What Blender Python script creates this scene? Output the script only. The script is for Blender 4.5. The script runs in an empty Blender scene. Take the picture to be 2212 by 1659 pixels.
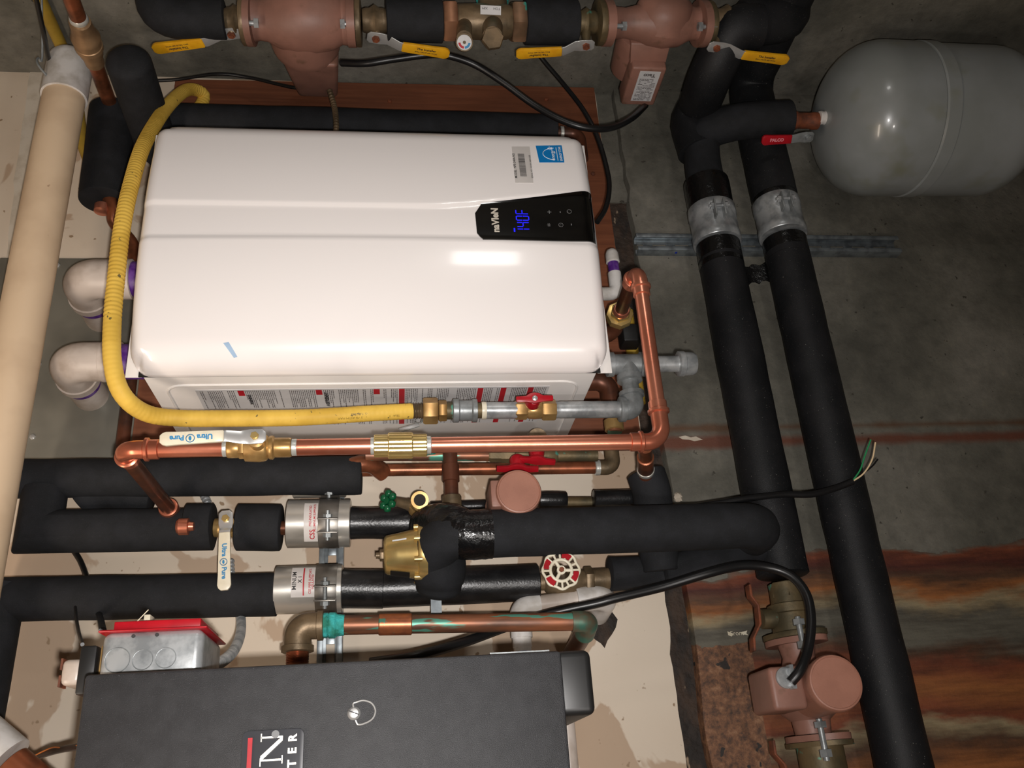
import bpy, math, random
from mathutils import Vector as V, Matrix, noise
random.seed(7)
S = bpy.context.scene
COL = S.collection
# ------------------------------------------------------------------ camera
YAW, PIT, ROL, F = 0.4333, 0.1308, -0.01107, 1930.0
cy, sy = math.cos(YAW), math.sin(YAW); cp, sp = math.cos(PIT), math.sin(PIT); cr, sr = math.cos(ROL), math.sin(ROL)
def _M(v):
    x, y, z = v
    y, z = cp*y - sp*z, sp*y + cp*z
    return V((cr*x - sr*y, sr*x + cr*y, z))
AX, AY, AZ = _M((cy, 0, sy)), _M((-sy, 0, cy)), _M((0, -1, 0))     # world axes seen from the camera
CAM = V((0, 0, 1.6))
cam = bpy.data.cameras.new('camera'); camo = bpy.data.objects.new('camera', cam); COL.objects.link(camo)
def _w(c): return V((AX.dot(c), AY.dot(c), AZ.dot(c)))
# the photograph was taken with the phone turned, so the image's up is the room's right
bx = _w(V((0, 1, 0))); by = _w(V((1, 0, 0))); bz = -_w(V((0, 0, 1)))
camo.matrix_world = Matrix(((bx.x, by.x, bz.x, CAM.x), (bx.y, by.y, bz.y, CAM.y), (bx.z, by.z, bz.z, CAM.z), (0, 0, 0, 1)))
cam.sensor_width = 36.0; cam.sensor_fit = 'HORIZONTAL'; cam.lens = F/2212*36.0; cam.clip_start = 0.02
S.camera = camo
S.view_settings.view_transform = 'Standard'; S.view_settings.look = 'None'
S.view_settings.exposure = 0.0; S.view_settings.gamma = 1.0; S.view_settings.use_curve_mapping = False
# ------------------------------------------------------------------ light
w = bpy.data.worlds.new('world'); S.world = w; w.use_nodes = True
w.node_tree.nodes['Background'].inputs[0].default_value = (1.0, 0.85, 0.7, 1); w.node_tree.nodes['Background'].inputs[1].default_value = 0.03
def area(name, loc, target, size, power, col, sizey=None):
    l = bpy.data.lights.new(name, 'AREA'); l.energy = power; l.color = col; l.size = size
    if sizey: l.shape = 'RECTANGLE'; l.size_y = sizey
    o = bpy.data.objects.new(name, l); COL.objects.link(o); o.location = loc
    o.rotation_euler = (V(target) - V(loc)).to_track_quat('-Z', 'Y').to_euler(); return o
area('phone_flash', (-0.035, -0.01, 1.58), (0.55, 1.5, 1.68), 0.02, 8.2, (1.0, 0.96, 0.93)).data.spread = math.radians(125)
area('work_light', (-0.42, 0.02, 1.12), (0.5, 1.5, 1.6), 0.10, 3.4, (1.0, 0.93, 0.87))
area('cover_highlight_light', (1.375, -0.12, 1.31), (0.6, 1.3, 1.5), 0.12, 1.35, (1.0, 0.97, 0.93), 0.21)  # added unseen light, placed so its reflection makes the heater cover's highlight
area('ceiling_lamp', (-0.75, 0.45, 2.66), (0.1, 1.5, 1.5), 1.1, 12.5, (1.0, 0.84, 0.69), 0.16)

# ------------------------------------------------------------------ photo rays
def ray(px, py): return _w(V(((1659 - py - 829.5)/F, (px - 1106)/F, 1.0)))
def at(px, py, Y): r = ray(px, py); return CAM + r*(Y/r.y)
def atX(px, py, X): r = ray(px, py); return CAM + r*(X/r.x)
def rad(px, py, Y, wpx): return wpx*0.5*(Y/ray(px, py).y)/F
# ------------------------------------------------------------------ mesh helpers
class MB:
    def __init__(s): s.v = []; s.f = []
    def add(s, vs, fs):
        n = len(s.v); s.v += [V(a) for a in vs]; s.f += [tuple(i + n for i in f) for f in fs]; return s
def frames(pts):
    T = []
    for i in range(len(pts)):
        a = pts[max(i-1, 0)]; b = pts[min(i+1, len(pts)-1)]; T.append((b - a).normalized())
    n = T[0].orthogonal().normalized(); out = []
    for i, t in enumerate(T):
        n = (n - t*n.dot(t)); n = n.normalized() if n.length > 1e-6 else t.orthogonal().normalized()
        out.append((t, n, t.cross(n)))
    return out
def tube(b, pts, r, seg=24, cap=True):
    pts = [V(p) for p in pts]; fr = frames(pts); vs = []; fs = []
    for i, (p, (t, n, q)) in enumerate(zip(pts, fr)):
        ri = r[i] if isinstance(r, (list, tuple)) else r
        for k in range(seg):
            a = 2*math.pi*k/seg; vs.append(p + (n*math.cos(a) + q*math.sin(a))*ri)
    for i in range(len(pts)-1):
        for k in range(seg):
            k2 = (k+1) % seg; fs.append((i*seg+k, i*seg+k2, (i+1)*seg+k2, (i+1)*seg+k))
    if cap: fs.append(tuple(range(seg))[::-1]); fs.append(tuple((len(pts)-1)*seg + k for k in range(seg)))
    return b.add(vs, fs)
def lathe(b, p0, ax, prof, seg=32, sx=1.0, ref=None, a0=0.0):
    p0 = V(p0); ax = V(ax).normalized(); n = (V(ref) - ax*V(ref).dot(ax)).normalized() if ref else ax.orthogonal().normalized(); q = ax.cross(n)
    vs = []; fs = []
    for (t, r) in prof:
        for k in range(seg):
            a = a0 + 2*math.pi*k/seg; vs.append(p0 + ax*t + (n*math.cos(a)*sx + q*math.sin(a))*r)
    for i in range(len(prof)-1):
        for k in range(seg):
            k2 = (k+1) % seg; fs.append((i*seg+k, i*seg+k2, (i+1)*seg+k2, (i+1)*seg+k))
    fs.append(tuple(range(seg))[::-1]); fs.append(tuple((len(prof)-1)*seg + k for k in range(seg)))
    return b.add(vs, fs)
def box(b, lo, hi):
    x0, y0, z0 = lo; x1, y1, z1 = hi
    vs = [(x0,y0,z0),(x1,y0,z0),(x1,y1,z0),(x0,y1,z0),(x0,y0,z1),(x1,y0,z1),(x1,y1,z1),(x0,y1,z1)]
    return b.add(vs, [(0,3,2,1),(4,5,6,7),(0,1,5,4),(1,2,6,5),(2,3,7,6),(3,0,4,7)])
def obox(b, c, u, v, w_, hu, hv, hw):
    c = V(c); u = V(u).normalized()*hu; v = V(v).normalized()*hv; w_ = V(w_).normalized()*hw
    vs = [c-u-v-w_, c+u-v-w_, c+u+v-w_, c-u+v-w_, c-u-v+w_, c+u-v+w_, c+u+v+w_, c-u+v+w_]
    return b.add(vs, [(0,3,2,1),(4,5,6,7),(0,1,5,4),(1,2,6,5),(2,3,7,6),(3,0,4,7)])
def prism(b, poly, ext):
    ext = V(ext); n = len(poly); poly = [V(p) for p in poly]
    return b.add(poly + [p + ext for p in poly], [tuple(range(n))[::-1], tuple(range(n, 2*n))] + [(i, (i+1) % n, n + (i+1) % n, n + i) for i in range(n)])
def fillet(pts, rs, n=9):
    pts = [V(p) for p in pts]
    if not isinstance(rs, (list, tuple)): rs = [rs]*(len(pts)-2)
    out = [pts[0]]
    for i in range(1, len(pts)-1):
        p = pts[i]; a = pts[i-1] - p; c = pts[i+1] - p
        d = min(rs[i-1], a.length*0.49, c.length*0.49); A = p + a.normalized()*d; B_ = p + c.normalized()*d
        for k in range(n+1):
            t = k/n; h = 0.552
            c1 = A.lerp(p, h); c2 = B_.lerp(p, h)
            out.append(A*(1-t)**3 + c1*3*t*(1-t)**2 + c2*3*t*t*(1-t) + B_*t**3)
    out.append(pts[-1]); return out
def smooth(pts, n=10):
    pts = [V(p) for p in pts]; P = [pts[0]*2 - pts[1]] + pts + [pts[-1]*2 - pts[-2]]; out = []
    for i in range(1, len(P)-2):
        p0, p1, p2, p3 = P[i-1:i+3]
        for k in range(n):
            t = k/n; out.append(0.5*((2*p1) + (p2-p0)*t + (2*p0-5*p1+4*p2-p3)*t*t + (3*p1-p0-3*p2+p3)*t**3))
    out.append(pts[-1]); return out
def resample(pts, step):
    L = [0]
    for a, b_ in zip(pts, pts[1:]): L.append(L[-1] + (b_-a).length)
    n = max(2, int(L[-1]/step)); out = []; j = 0
    for k in range(n+1):
        s = L[-1]*k/n
        while j < len(L)-2 and L[j+1] < s: j += 1
        t = (s - L[j])/max(L[j+1]-L[j], 1e-9); out.append(pts[j].lerp(pts[j+1], t))
    return out
WL = {}
def emit(name, b, mat, parent=None, ang=38, bevel=0.0, bseg=2, origin=None):
    c = V(origin) if origin is not None else V([(min(v[i] for v in b.v) + max(v[i] for v in b.v))/2 for i in range(3)])
    if origin is None and parent is None: c.z = min(v.z for v in b.v)
    me = bpy.data.meshes.new(name); me.from_pydata([v - c for v in b.v], [], b.f); me.validate()
    import bmesh
    bm = bmesh.new(); bm.from_mesh(me)
    bmesh.ops.recalc_face_normals(bm, faces=bm.faces)
    if bevel:
        es = [e for e in bm.edges if len(e.link_faces) == 2 and e.calc_face_angle(0) > 0.6]
        bmesh.ops.bevel(bm, geom=es, offset=bevel, segments=bseg, affect='EDGES', profile=0.5, clamp_overlap=True)
    bm.to_mesh(me); bm.free()
    me.shade_smooth(); me.set_sharp_from_angle(angle=math.radians(ang))
    me.materials.append(mat)
    o = bpy.data.objects.new(name, me); COL.objects.link(o)
    if parent is not None: o.parent = parent; o.location = c - WL[parent.name]
    else: o.location = c
    WL[o.name] = c.copy(); return o
def tag(o, label, cat, group=None, kind=None):
    o['label'] = label; o['category'] = cat
    if group: o['group'] = group
    if kind: o['kind'] = kind
    return o
def thing(name, label, cat, loc, group=None):
    o = bpy.data.objects.new(name, None); o.empty_display_size = 0.03; COL.objects.link(o); o.location = V(loc); WL[o.name] = V(loc)
    return tag(o, label, cat, group)
def struct(name, b, mat, bevel=0, ang=38):
    o = emit(name, b, mat, bevel=bevel, ang=ang); o['kind'] = 'structure'; return o
_fc = {}
def text(b, s, size, mp, bold=0.0, align='CENTER'):
    cu = bpy.data.curves.new('t', 'FONT'); cu.body = s; cu.size = size; cu.align_x = align; cu.align_y = 'CENTER'; cu.offset = bold; cu.resolution_u = 3
    o = bpy.data.objects.new('t', cu); COL.objects.link(o); bpy.context.view_layer.update()
    me = o.to_mesh(); b.add([mp(v.co.x, v.co.y) for v in me.vertices], [tuple(p.vertices) for p in me.polygons])
    o.to_mesh_clear(); bpy.data.objects.remove(o); bpy.data.curves.remove(cu); return b
def plane_map(o, u, v): o = V(o); u = V(u).normalized(); v = V(v).normalized(); return lambda x, y: o + u*x + v*y
def cyl_map(o, axis, out, r, flip=1):     # x runs along the axis, y round the cylinder
    o = V(o); a = V(axis).normalized(); n = (V(out) - a*V(out).dot(a)).normalized(); q = n.cross(a)*flip
    return lambda x, y: o + a*x + (n*math.cos(y/r) + q*math.sin(y/r))*r
# ------------------------------------------------------------------ materials
def node_mat(name):
    m = bpy.data.materials.new(name); m.use_nodes = True; nt = m.node_tree; return m, nt, nt.nodes['Principled BSDF']
def N(nt, t, **k):
    n = nt.nodes.new(t)
    for a, v in k.items(): setattr(n, a, v)
    return n
def lin(c): return tuple(((x/255)/12.92 if x/255 <= 0.04045 else ((x/255+0.055)/1.055)**2.4) for x in c) + (1,)
def pos(nt, scale=(1, 1, 1)):
    g = N(nt, 'ShaderNodeNewGeometry'); m = N(nt, 'ShaderNodeMapping'); m.inputs['Scale'].default_value = scale
    nt.links.new(g.outputs['Position'], m.inputs['Vector']); return m.outputs[0]
def noise_t(nt, vec, sc, det=4, rough=0.55, dist=0):
    n = N(nt, 'ShaderNodeTexNoise'); n.inputs['Scale'].default_value = sc; n.inputs['Detail'].default_value = det; n.inputs['Roughness'].default_value = rough; n.inputs['Distortion'].default_value = dist
    nt.links.new(vec, n.inputs['Vector']); return n.outputs['Fac']
def ramp(nt, fac, stops):
    r = N(nt, 'ShaderNodeValToRGB'); e = r.color_ramp.elements
    while len(e) < len(stops): e.new(0.5)
    for el, (p, c) in zip(e, stops): el.position = p; el.color = c if len(c) == 4 else tuple(c) + (1,)
    nt.links.new(fac, r.inputs[0]); return r.outputs[0]
def mixc(nt, fac, a, b, mode='MIX'):
    m = N(nt, 'ShaderNodeMix', data_type='RGBA', blend_type=mode)
    for sock, val in ((m.inputs[0], fac), (m.inputs[6], a), (m.inputs[7], b)):
        if hasattr(val, 'links') or hasattr(val, 'is_linked'): nt.links.new(val, sock)
        else: sock.default_value = val
    return m.outputs[2]
def bump(nt, bs, h, st, d=0.002):
    n = N(nt, 'ShaderNodeBump'); n.inputs['Strength'].default_value = st; n.inputs['Distance'].default_value = d
    nt.links.new(h, n.inputs['Height']); nt.links.new(n.outputs[0], bs.inputs['Normal'])
def M(name, c, c2=None, rough=0.5, metal=0.0, sc=20, thr=(0.42, 0.62), bsc=0, bst=0.3, coat=0, stretch=(1,1,1), bd=0.001, c3=None, sc3=60, thr3=(0.6,0.66), spec=None, flat=False):
    m, nt, bs = node_mat(name)
    bs.inputs['Roughness'].default_value = rough; bs.inputs['Metallic'].default_value = metal; bs.inputs['Coat Weight'].default_value = coat; bs.inputs['Coat Roughness'].default_value = 0.08
    if spec is not None: bs.inputs['Specular IOR Level'].default_value = spec
    a = lin(c); v = pos(nt, stretch)
    if c2:
        f = ramp(nt, noise_t(nt, v, sc), [(thr[0], (0,0,0,1)), (thr[1], (1,1,1,1))]); col = mixc(nt, f, a, lin(c2))
    elif flat: col = a
    else:
        f = ramp(nt, noise_t(nt, v, 35), [(0.3, (0.9,0.9,0.9,1)), (0.7, (1,1,1,1))]); col = mixc(nt, 1.0, a, f, 'MULTIPLY')
    if c3:
        f3 = ramp(nt, noise_t(nt, v, sc3, 3), [(thr3[0], (0,0,0,1)), (thr3[1], (1,1,1,1))]); col = mixc(nt, f3, col, lin(c3))
    if isinstance(col, tuple): bs.inputs['Base Color'].default_value = col
    else: nt.links.new(col, bs.inputs['Base Color'])
    if bsc: bump(nt, bs, noise_t(nt, pos(nt), bsc, 3), bst, bd)
    return m
WHITE = M('white_enamel', (236,231,229), rough=0.26, coat=0.5, flat=True)
WHITE2 = M('white_case', (226,222,218), rough=0.35, flat=True)
LABEL = M('label_paper', (205,204,204), rough=0.45)
LABELB = M('label_clear', (205,200,196), rough=0.3)
INK = M('black_ink', (40,38,38), rough=0.6)
GREYINK = M('grey_ink', (105,100,100), rough=0.6)
REDINK = M('red_ink', (178,25,38), rough=0.5)
BLUEINK = M('blue_ink', (45,130,180), rough=0.5)
PURPLE = M('purple_primer', (78,34,120), (110,70,150), rough=0.4, sc=60)
PANEL = M('black_glass', (4,4,5), rough=0.04, coat=1)
SILVERINK = M('silver_print', (200,192,178), rough=0.35)
BADGEW = M('badge_white', (235,230,220), rough=0.3, metal=0.3)
PVCW = M('white_pvc', (214,210,206), (190,184,176), rough=0.3, sc=30)
PVCG = M('grey_white_pvc', (202,190,180), (176,162,150), rough=0.35, sc=18)
BEIGE = M('aged_beige_pipe', (222,196,164), (196,168,138), rough=0.5, sc=7, thr=(0.45,0.75), c3=(150,118,92), sc3=38, thr3=(0.74,0.78), stretch=(1,1,1))
FOAM = M('black_foam', (29,30,32), (35,36,39), rough=0.8, sc=30, bsc=1000, bst=0.6, bd=0.0006, spec=0.25, c3=(46,47,50), sc3=800, thr3=(0.6,0.7))
FOAMD = M('damp_foam', (22,23,25), (30,30,32), rough=0.5, sc=14, bsc=950, bst=0.7, bd=0.0006, spec=0.3, c3=(120,119,114), sc3=420, thr3=(0.70,0.73))
RUBBER = M('black_rubber', (20,20,21), (30,30,31), rough=0.32, sc=40, bsc=260, bst=0.35)
TAPE = M('black_tape', (14,14,15), rough=0.25, bsc=90, bst=0.6, bd=0.003)
CABLE = M('black_cable', (22,22,23), rough=0.35)
COPPER = M('bright_copper', (228,148,120), (208,122,94), rough=0.28, metal=0.82, sc=9, bsc=120, bst=0.08)
COPPERD = M('dull_copper', (158,92,62), (104,64,44), rough=0.34, metal=0.6, sc=22)
COPPERB = M('brown_copper', (104,62,44), (66,46,38), rough=0.42, metal=0.5, sc=18)
PATINA = M('patina_copper', (150,94,64), (98,70,56), rough=0.42, metal=0.4, sc=26, thr=(0.4,0.6), c3=(88,150,130), sc3=34, thr3=(0.555,0.585), stretch=(1.8,1.2,0.30))
VERD = M('verdigris', (64,186,182), (40,128,108), rough=0.8, sc=45, bsc=110, bst=0.9, bd=0.004)
SOLDER = M('solder', (205,205,198), rough=0.3, metal=0.5, bsc=200, bst=0.3)
BRASS = M('brass', (186,152,98), (158,122,72), rough=0.34, metal=0.6, sc=30)
BRASSB = M('bright_brass', (218,190,124), (198,166,102), rough=0.27, metal=0.75, sc=20)
BRONZE = M('old_bronze', (128,108,82), (96,82,62), rough=0.45, metal=0.45, sc=25, bsc=160, bst=0.3)
BRONZEG = M('green_bronze', (112,96,68), (84,76,56), rough=0.55, metal=0.5, sc=20, c3=(90,160,140), sc3=22, thr3=(0.62,0.66), bsc=140, bst=0.4)
GALV = M('galvanised', (182,185,186), (144,148,150), rough=0.34, metal=0.5, sc=45, bsc=100, bst=0.15)
GALVD = M('dull_galvanised', (150,154,155), (118,122,122), rough=0.42, metal=0.45, sc=35, bsc=140, bst=0.25)
SHEET = M('metal_sheet', (136,133,122), (112,110,101), rough=0.36, metal=0.35, sc=5)
STEELZ = M('zinc_strut', (150,158,162), (116,122,126), rough=0.4, metal=0.7, sc=40)
ALU = M('aluminium', (204,200,192), (170,166,158), rough=0.3, metal=0.65, sc=16, stretch=(1,1,0.4))
ALUD = M('dark_strap', (140,136,130), (116,112,106), rough=0.4, metal=0.8, sc=20)
CHROME = M('chrome', (205,205,203), rough=0.25, metal=0.6)
PUMP = M('pump_paint', (142,101,87), (128,91,78), rough=0.5, sc=14, c3=(112,82,66), sc3=30, thr3=(0.6,0.75), bsc=180, bst=0.2)
PUMPL = M('pump_end_paint', (158,110,92), (148,102,85), rough=0.45, sc=20, bsc=300, bst=0.2)
YHOSE = M('yellow_jacket', (228,188,82), (208,168,66), rough=0.6, sc=16, c3=(110,96,56), sc3=110, thr3=(0.68,0.71), spec=0.3)
YHOSED = M('old_yellow_jacket', (170,140,50), (150,120,44), rough=0.5, sc=16)
YVINYL = M('yellow_vinyl', (226,168,30), (214,152,26), rough=0.35, sc=40)
WVINYL = M('white_vinyl', (226,218,196), (214,204,180), rough=0.35, sc=30)
REDP = M('red_handle', (168,20,32), (152,16,28), rough=0.3, sc=30)
GREENP = M('green_handle', (8,84,50), rough=0.3)
RUST = M('rusty_steel', (130,70,42), (92,52,36), rough=0.7, metal=0.2, sc=50, bsc=200, bst=0.4)
BLACKP = M('black_plastic', (26,26,26), rough=0.45)
CRINKLE = M('crinkle_paint', (35,35,37), (41,41,43), rough=0.5, sc=60, bsc=1300, bst=0.7, bd=0.0006, c3=(74,74,78), sc3=900, thr3=(0.64,0.70))
BORE_SHADE = M('bore_shade', (30,24,18), rough=0.8)  # dark colour painted in for the shade inside the tap outlet
BADGE = M('badge_plate', (56,57,61), rough=0.35)
GREENW = M('green_wire', (40,140,85), rough=0.4)
WHITEW = M('white_wire', (226,200,160), rough=0.4)
def M_emit(name, c, st):
    m, nt, bs = node_mat(name); bs.inputs['Base Color'].default_value = (0,0,0,1); bs.inputs['Emission Color'].default_value = c; bs.inputs['Emission Strength'].default_value = st; return m
LED = M_emit('blue_digits', (0.01, 0.01, 1.0, 1), 1.6)
def wood_mat():
    m, nt, bs = node_mat('reddish_board'); v = pos(nt, (14, 2, 0.9))
    c = ramp(nt, noise_t(nt, v, 6, 6, 0.6, 0.4), [(0.3, lin((112,64,42))), (0.55, lin((130,76,50))), (0.75, lin((142,86,58)))])
    f = ramp(nt, noise_t(nt, pos(nt), 5, 3), [(0.4, (0.75,0.75,0.75,1)), (0.65, (1,1,1,1))])
    nt.links.new(mixc(nt, 1.0, c, f, 'MULTIPLY'), bs.inputs['Base Color']); bs.inputs['Roughness'].default_value = 0.6
    bump(nt, bs, noise_t(nt, v, 12), 0.2); return m
BOARD = wood_mat()
def drywall_mat():
    m, nt, bs = node_mat('stained_drywall'); v = pos(nt)
    base = mixc(nt, ramp(nt, noise_t(nt, v, 2.2, 3), [(0.35, (0,0,0,1)), (0.65, (1,1,1,1))]), lin((218,205,187)), lin((206,189,168)))
    st = ramp(nt, noise_t(nt, v, 5.5, 5, 0.5, 0.6), [(0.525, (0,0,0,1)), (0.54, (1,1,1,1))])
    c = mixc(nt, st, base, lin((182,158,134)))
    sp_ = ramp(nt, noise_t(nt, v, 46, 2), [(0.70, (0,0,0,1)), (0.73, (1,1,1,1))])
    c = mixc(nt, sp_, c, lin((150,126,100)))
    nt.links.new(c, bs.inputs['Base Color']); bs.inputs['Roughness'].default_value = 0.7
    bump(nt, bs, noise_t(nt, v, 60, 4), 0.15); return m
DRY = drywall_mat()
def xs(py): return at(1900, py, 1.55).x
def concrete_mat(rust):
    m, nt, bs = node_mat('rust_stained_concrete' if rust else 'grey_concrete'); v = pos(nt)
    n1 = noise_t(nt, v, 3.2, 6, 0.6); n2 = noise_t(nt, v, 34, 5, 0.7)
    c = ramp(nt, n1, [(0.32, lin((76,74,66))), (0.50, lin((102,99,89))), (0.66, lin((124,120,110)))])
    c = mixc(nt, 1.0, c, ramp(nt, n2, [(0.3, (0.72,0.72,0.72,1)), (0.6, (1,1,1,1)), (0.75, (1.15,1.13,1.08,1))]), 'MULTIPLY')
    c = mixc(nt, ramp(nt, noise_t(nt, v, 75, 2), [(0.70, (0,0,0,1)), (0.74, (1,1,1,1))]), c, lin((62,58,50)))
    if rust:
        g = N(nt, 'ShaderNodeSeparateXYZ'); nt.links.new(v, g.inputs[0])
        dn = N(nt, 'ShaderNodeMath', operation='MULTIPLY_ADD'); nt.links.new(noise_t(nt, pos(nt, (1.6, 1, 0.55)), 3.4, 6, 0.62), dn.inputs[0]); dn.inputs[1].default_value = 0.22; dn.inputs[2].default_value = -0.11
        ad = N(nt, 'ShaderNodeMath', operation='ADD'); nt.links.new(g.outputs[0], ad.inputs[0]); nt.links.new(dn.outputs[0], ad.inputs[1])
        x0, x1 = xs(1760), xs(880)
        mr = N(nt, 'ShaderNodeMapRange'); mr.inputs['From Min'].default_value = x0; mr.inputs['From Max'].default_value = x1; nt.links.new(ad.outputs[0], mr.inputs['Value'])
        def p(py): return (xs(py)-x0)/(x1-x0)
        RU = lin((122,62,36)); OR = lin((150,92,46)); DR = lin((86,38,26)); GR = lin((98,94,82)); CR = lin((150,134,102)); BR = lin((88,60,40))
        st = [(p(1690), OR), (p(1640), BR), (p(1600), CR), (p(1575), RU), (p(1500), OR), (p(1440), RU), (p(1410), BR), (p(1385), GR), (p(1350), GR), (p(1325), CR), (p(1300), OR), (p(1270), BR), (p(1235), DR), (p(1205), RU), (p(1190), GR), (p(1180), (0.2,0.19,0.16,1))]
        st = sorted(st); rc = ramp(nt, mr.outputs[0], st)
        lo = N(nt, 'ShaderNodeMath', operation='LESS_THAN'); nt.links.new(mr.outputs[0], lo.inputs[0]); lo.inputs[1].default_value = p(1192)
        rc = mixc(nt, 1.0, rc, ramp(nt, noise_t(nt, pos(nt, (5, 1, 0.6)), 9, 6, 0.7), [(0.3, (0.36,0.33,0.31,1)), (0.62, (1,1,1,1))]), 'MULTIPLY')
        c = mixc(nt, lo.outputs[0], c, rc)
        # the single narrower streak higher up
        def band(pc, hw, col, c):
            s1 = N(nt, 'ShaderNodeMath', operation='SUBTRACT'); nt.links.new(g.outputs[0], s1.inputs[0]); s1.inputs[1].default_value = xs(pc)
            a1 = N(nt, 'ShaderNodeMath', operation='ABSOLUTE'); nt.links.new(s1.outputs[0], a1.inputs[0])
            wv = N(nt, 'ShaderNodeMath', operation='MULTIPLY_ADD'); nt.links.new(noise_t(nt, pos(nt, (1, 1, 1.2)), 6, 4), wv.inputs[0]); wv.inputs[1].default_value = 0.03; nt.links.new(a1.outputs[0], wv.inputs[2])
            f = ramp(nt, wv.outputs[0], [(0.012+hw*0.7, (0.9,0.9,0.9,1)), (0.02+hw, (0,0,0,1))])
            return mixc(nt, f, c, col)
        c = band(948, 0.012, lin((98,52,34)), c); c = band(918, 0.006, lin((88,62,42)), c)
        # pebbly exposed aggregate beside the sill, low on the left
        zt = at(1640, 1500, 1.55).z; xt = at(1500, 1410, 1.55).x
        a = N(nt, 'ShaderNodeMath', operation='GREATER_THAN'); nt.links.new(g.outputs[2], a.inputs[0]); a.inputs[1].default_value = zt
        b2 = N(nt, 'ShaderNodeMath', operation='LESS_THAN'); nt.links.new(ad.outputs[0], b2.inputs[0]); b2.inputs[1].default_value = xt
        mu = N(nt, 'ShaderNodeMath', operation='MULTIPLY'); nt.links.new(a.outputs[0], mu.inputs[0]); nt.links.new(b2.outputs[0], mu.inputs[1])
        pb = ramp(nt, noise_t(nt, v, 62, 6, 0.75), [(0.30, lin((44,34,28))), (0.42, lin((84,58,42))), (0.55, lin((120,82,56))), (0.68, lin((146,110,82)))])
        pb = mixc(nt, ramp(nt, noise_t(nt, v, 48, 2), [(0.66, (0,0,0,1)), (0.69, (1,1,1,1))]), pb, lin((40,34,30)))
        c = mixc(nt, mu.outputs[0], c, pb)
    nt.links.new(c, bs.inputs['Base Color']); bs.inputs['Roughness'].default_value = 0.75
    bump(nt, bs, n2, 0.5, 0.004); return m
CONC = concrete_mat(True); CONCS = concrete_mat(False)
SILL = M('rotted_sill', (62,48,38), (36,30,26), rough=0.8, sc=30, c3=(150,130,108), sc3=40, thr3=(0.66,0.7), bsc=60, bst=1, bd=0.006, stretch=(0.5,1,1))
TAPEJ = M('joint_compound', (206,196,180), (190,178,160), rough=0.7, sc=30, bsc=60, bst=0.3)
X_, Y_, Z_ = V((1,0,0)), V((0,1,0)), V((0,0,1))
class Run:                                   # a straight stretch of pipework at one distance from the camera wall
    def __init__(s, Y, a, b): s.Y = Y; s.a = at(a[0], a[1], Y); s.b = at(b[0], b[1], Y); s.pa = a; s.pb = b; s.d = (s.b - s.a).normalized()
    def __call__(s, px):
        t = (px - s.pa[0])/(s.pb[0]-s.pa[0]); return at(px, s.pa[1] + t*(s.pb[1]-s.pa[1]), s.Y)
    def r(s, px, w_):
        t = (px - s.pa[0])/(s.pb[0]-s.pa[0]); return rad(px, s.pa[1] + t*(s.pb[1]-s.pa[1]), s.Y, w_)
    def prof(s, b, st, seg=32, a0=0.0, ref=None):      # st: list of (px, width in photo pixels)
        p0 = s(st[0][0]); lathe(b, p0, s.d, [((s(px) - p0).dot(s.d), s.r(px, w_)) for px, w_ in st], seg, a0=a0, ref=ref)
        return b
    def hex(s, b, p0, p1, w_): return s.prof(b, [(p0, w_*0.93), (p0 + (p1-p0)*0.12, w_), (p1 - (p1-p0)*0.12, w_), (p1, w_*0.93)], 6, ref=(1,-0.3,0))
# ================================================================== the room
b = MB(); box(b, (-1.7, -1.3, -0.1), (1.6, 1.7, 0.0)); struct('floor', b, CONCS)
b = MB(); box(b, (-1.7, -1.3, 2.75), (1.6, 1.7, 2.85)); struct('ceiling', b, DRY)
b = MB(); box(b, (-1.8, -1.3, 0), (-1.7, 1.7, 2.75)); struct('wall_left', b, DRY)
b = MB(); box(b, (-1.7, -1.4, 0), (1.6, -1.3, 2.75)); struct('wall_front', b, DRY)
XS = 1.47
b = MB(); box(b, (XS, -1.3, 0), (XS+0.13, 1.7, 2.75)); struct('wall_right', b, CONCS)
# foundation wall below, plaster board above, a rotted sill in the gap between
b = MB(); n = 90; top = []
for i in range(n+1):
    x = XS - (XS+1.7)*i/n; z = 1.088 + 0.012*noise.noise(V((x*6, 0, 3))) + 0.006*noise.noise(V((x*30, 1, 3)))
    top.append((x, z))
poly = [V((XS, 1.55, 0)), V((-1.7, 1.55, 0))] + [V((x, 1.55, z)) for x, z in reversed(top)]
prism(b, poly, (0, 0.15, 0)); struct('wall_back_foundation', b, CONC, bevel=0.004)
b = MB(); edge = []
for i in range(141):
    x = XS - (XS+1.7)*i/140; k_ = 0.35 if x > 0.6 else 1.0; z = (1.131 if x > 0.6 else 1.127) + k_*(0.008*noise.noise(V((x*4, 5, 0))) + 0.005*noise.noise(V((x*22, 7, 0))) + 0.003*noise.noise(V((x*70, 9, 0))))
    edge.append(V((x, 1.56, z)))
prism(b, [V((XS, 1.56, 2.75))] + edge + [V((-1.7, 1.56, 2.75))], (0, 0.014, 0)); wall_back = struct('wall_back', b, DRY)
b = MB(); box(b, (-1.7, 1.577, 1.05), (1.17, 1.68, 1.6)); struct('trim_1', b, SILL)
b = MB(); box(b, (1.165, 1.572, 1.05), (XS, 1.68, 1.6)); struct('trim_3', b, CONCS)
def strip(px_pairs, Y, th, mat, name):       # ragged strip of joint compound on the wall
    b = MB(); L = []; R_ = []
    for i, (a, c) in enumerate(px_pairs): L.append(at(*a, Y)); R_.append(at(*c, Y))
    L = smooth(L, 6); R_ = smooth(R_, 6)
    L = [p + Z_*0.004*noise.noise(p*40) for p in L]; R_ = [p + Z_*0.005*noise.noise(p*50) for p in R_]
    prism(b, L + R_[::-1], (0, -th, 0)); return struct(name, b, mat)
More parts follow.
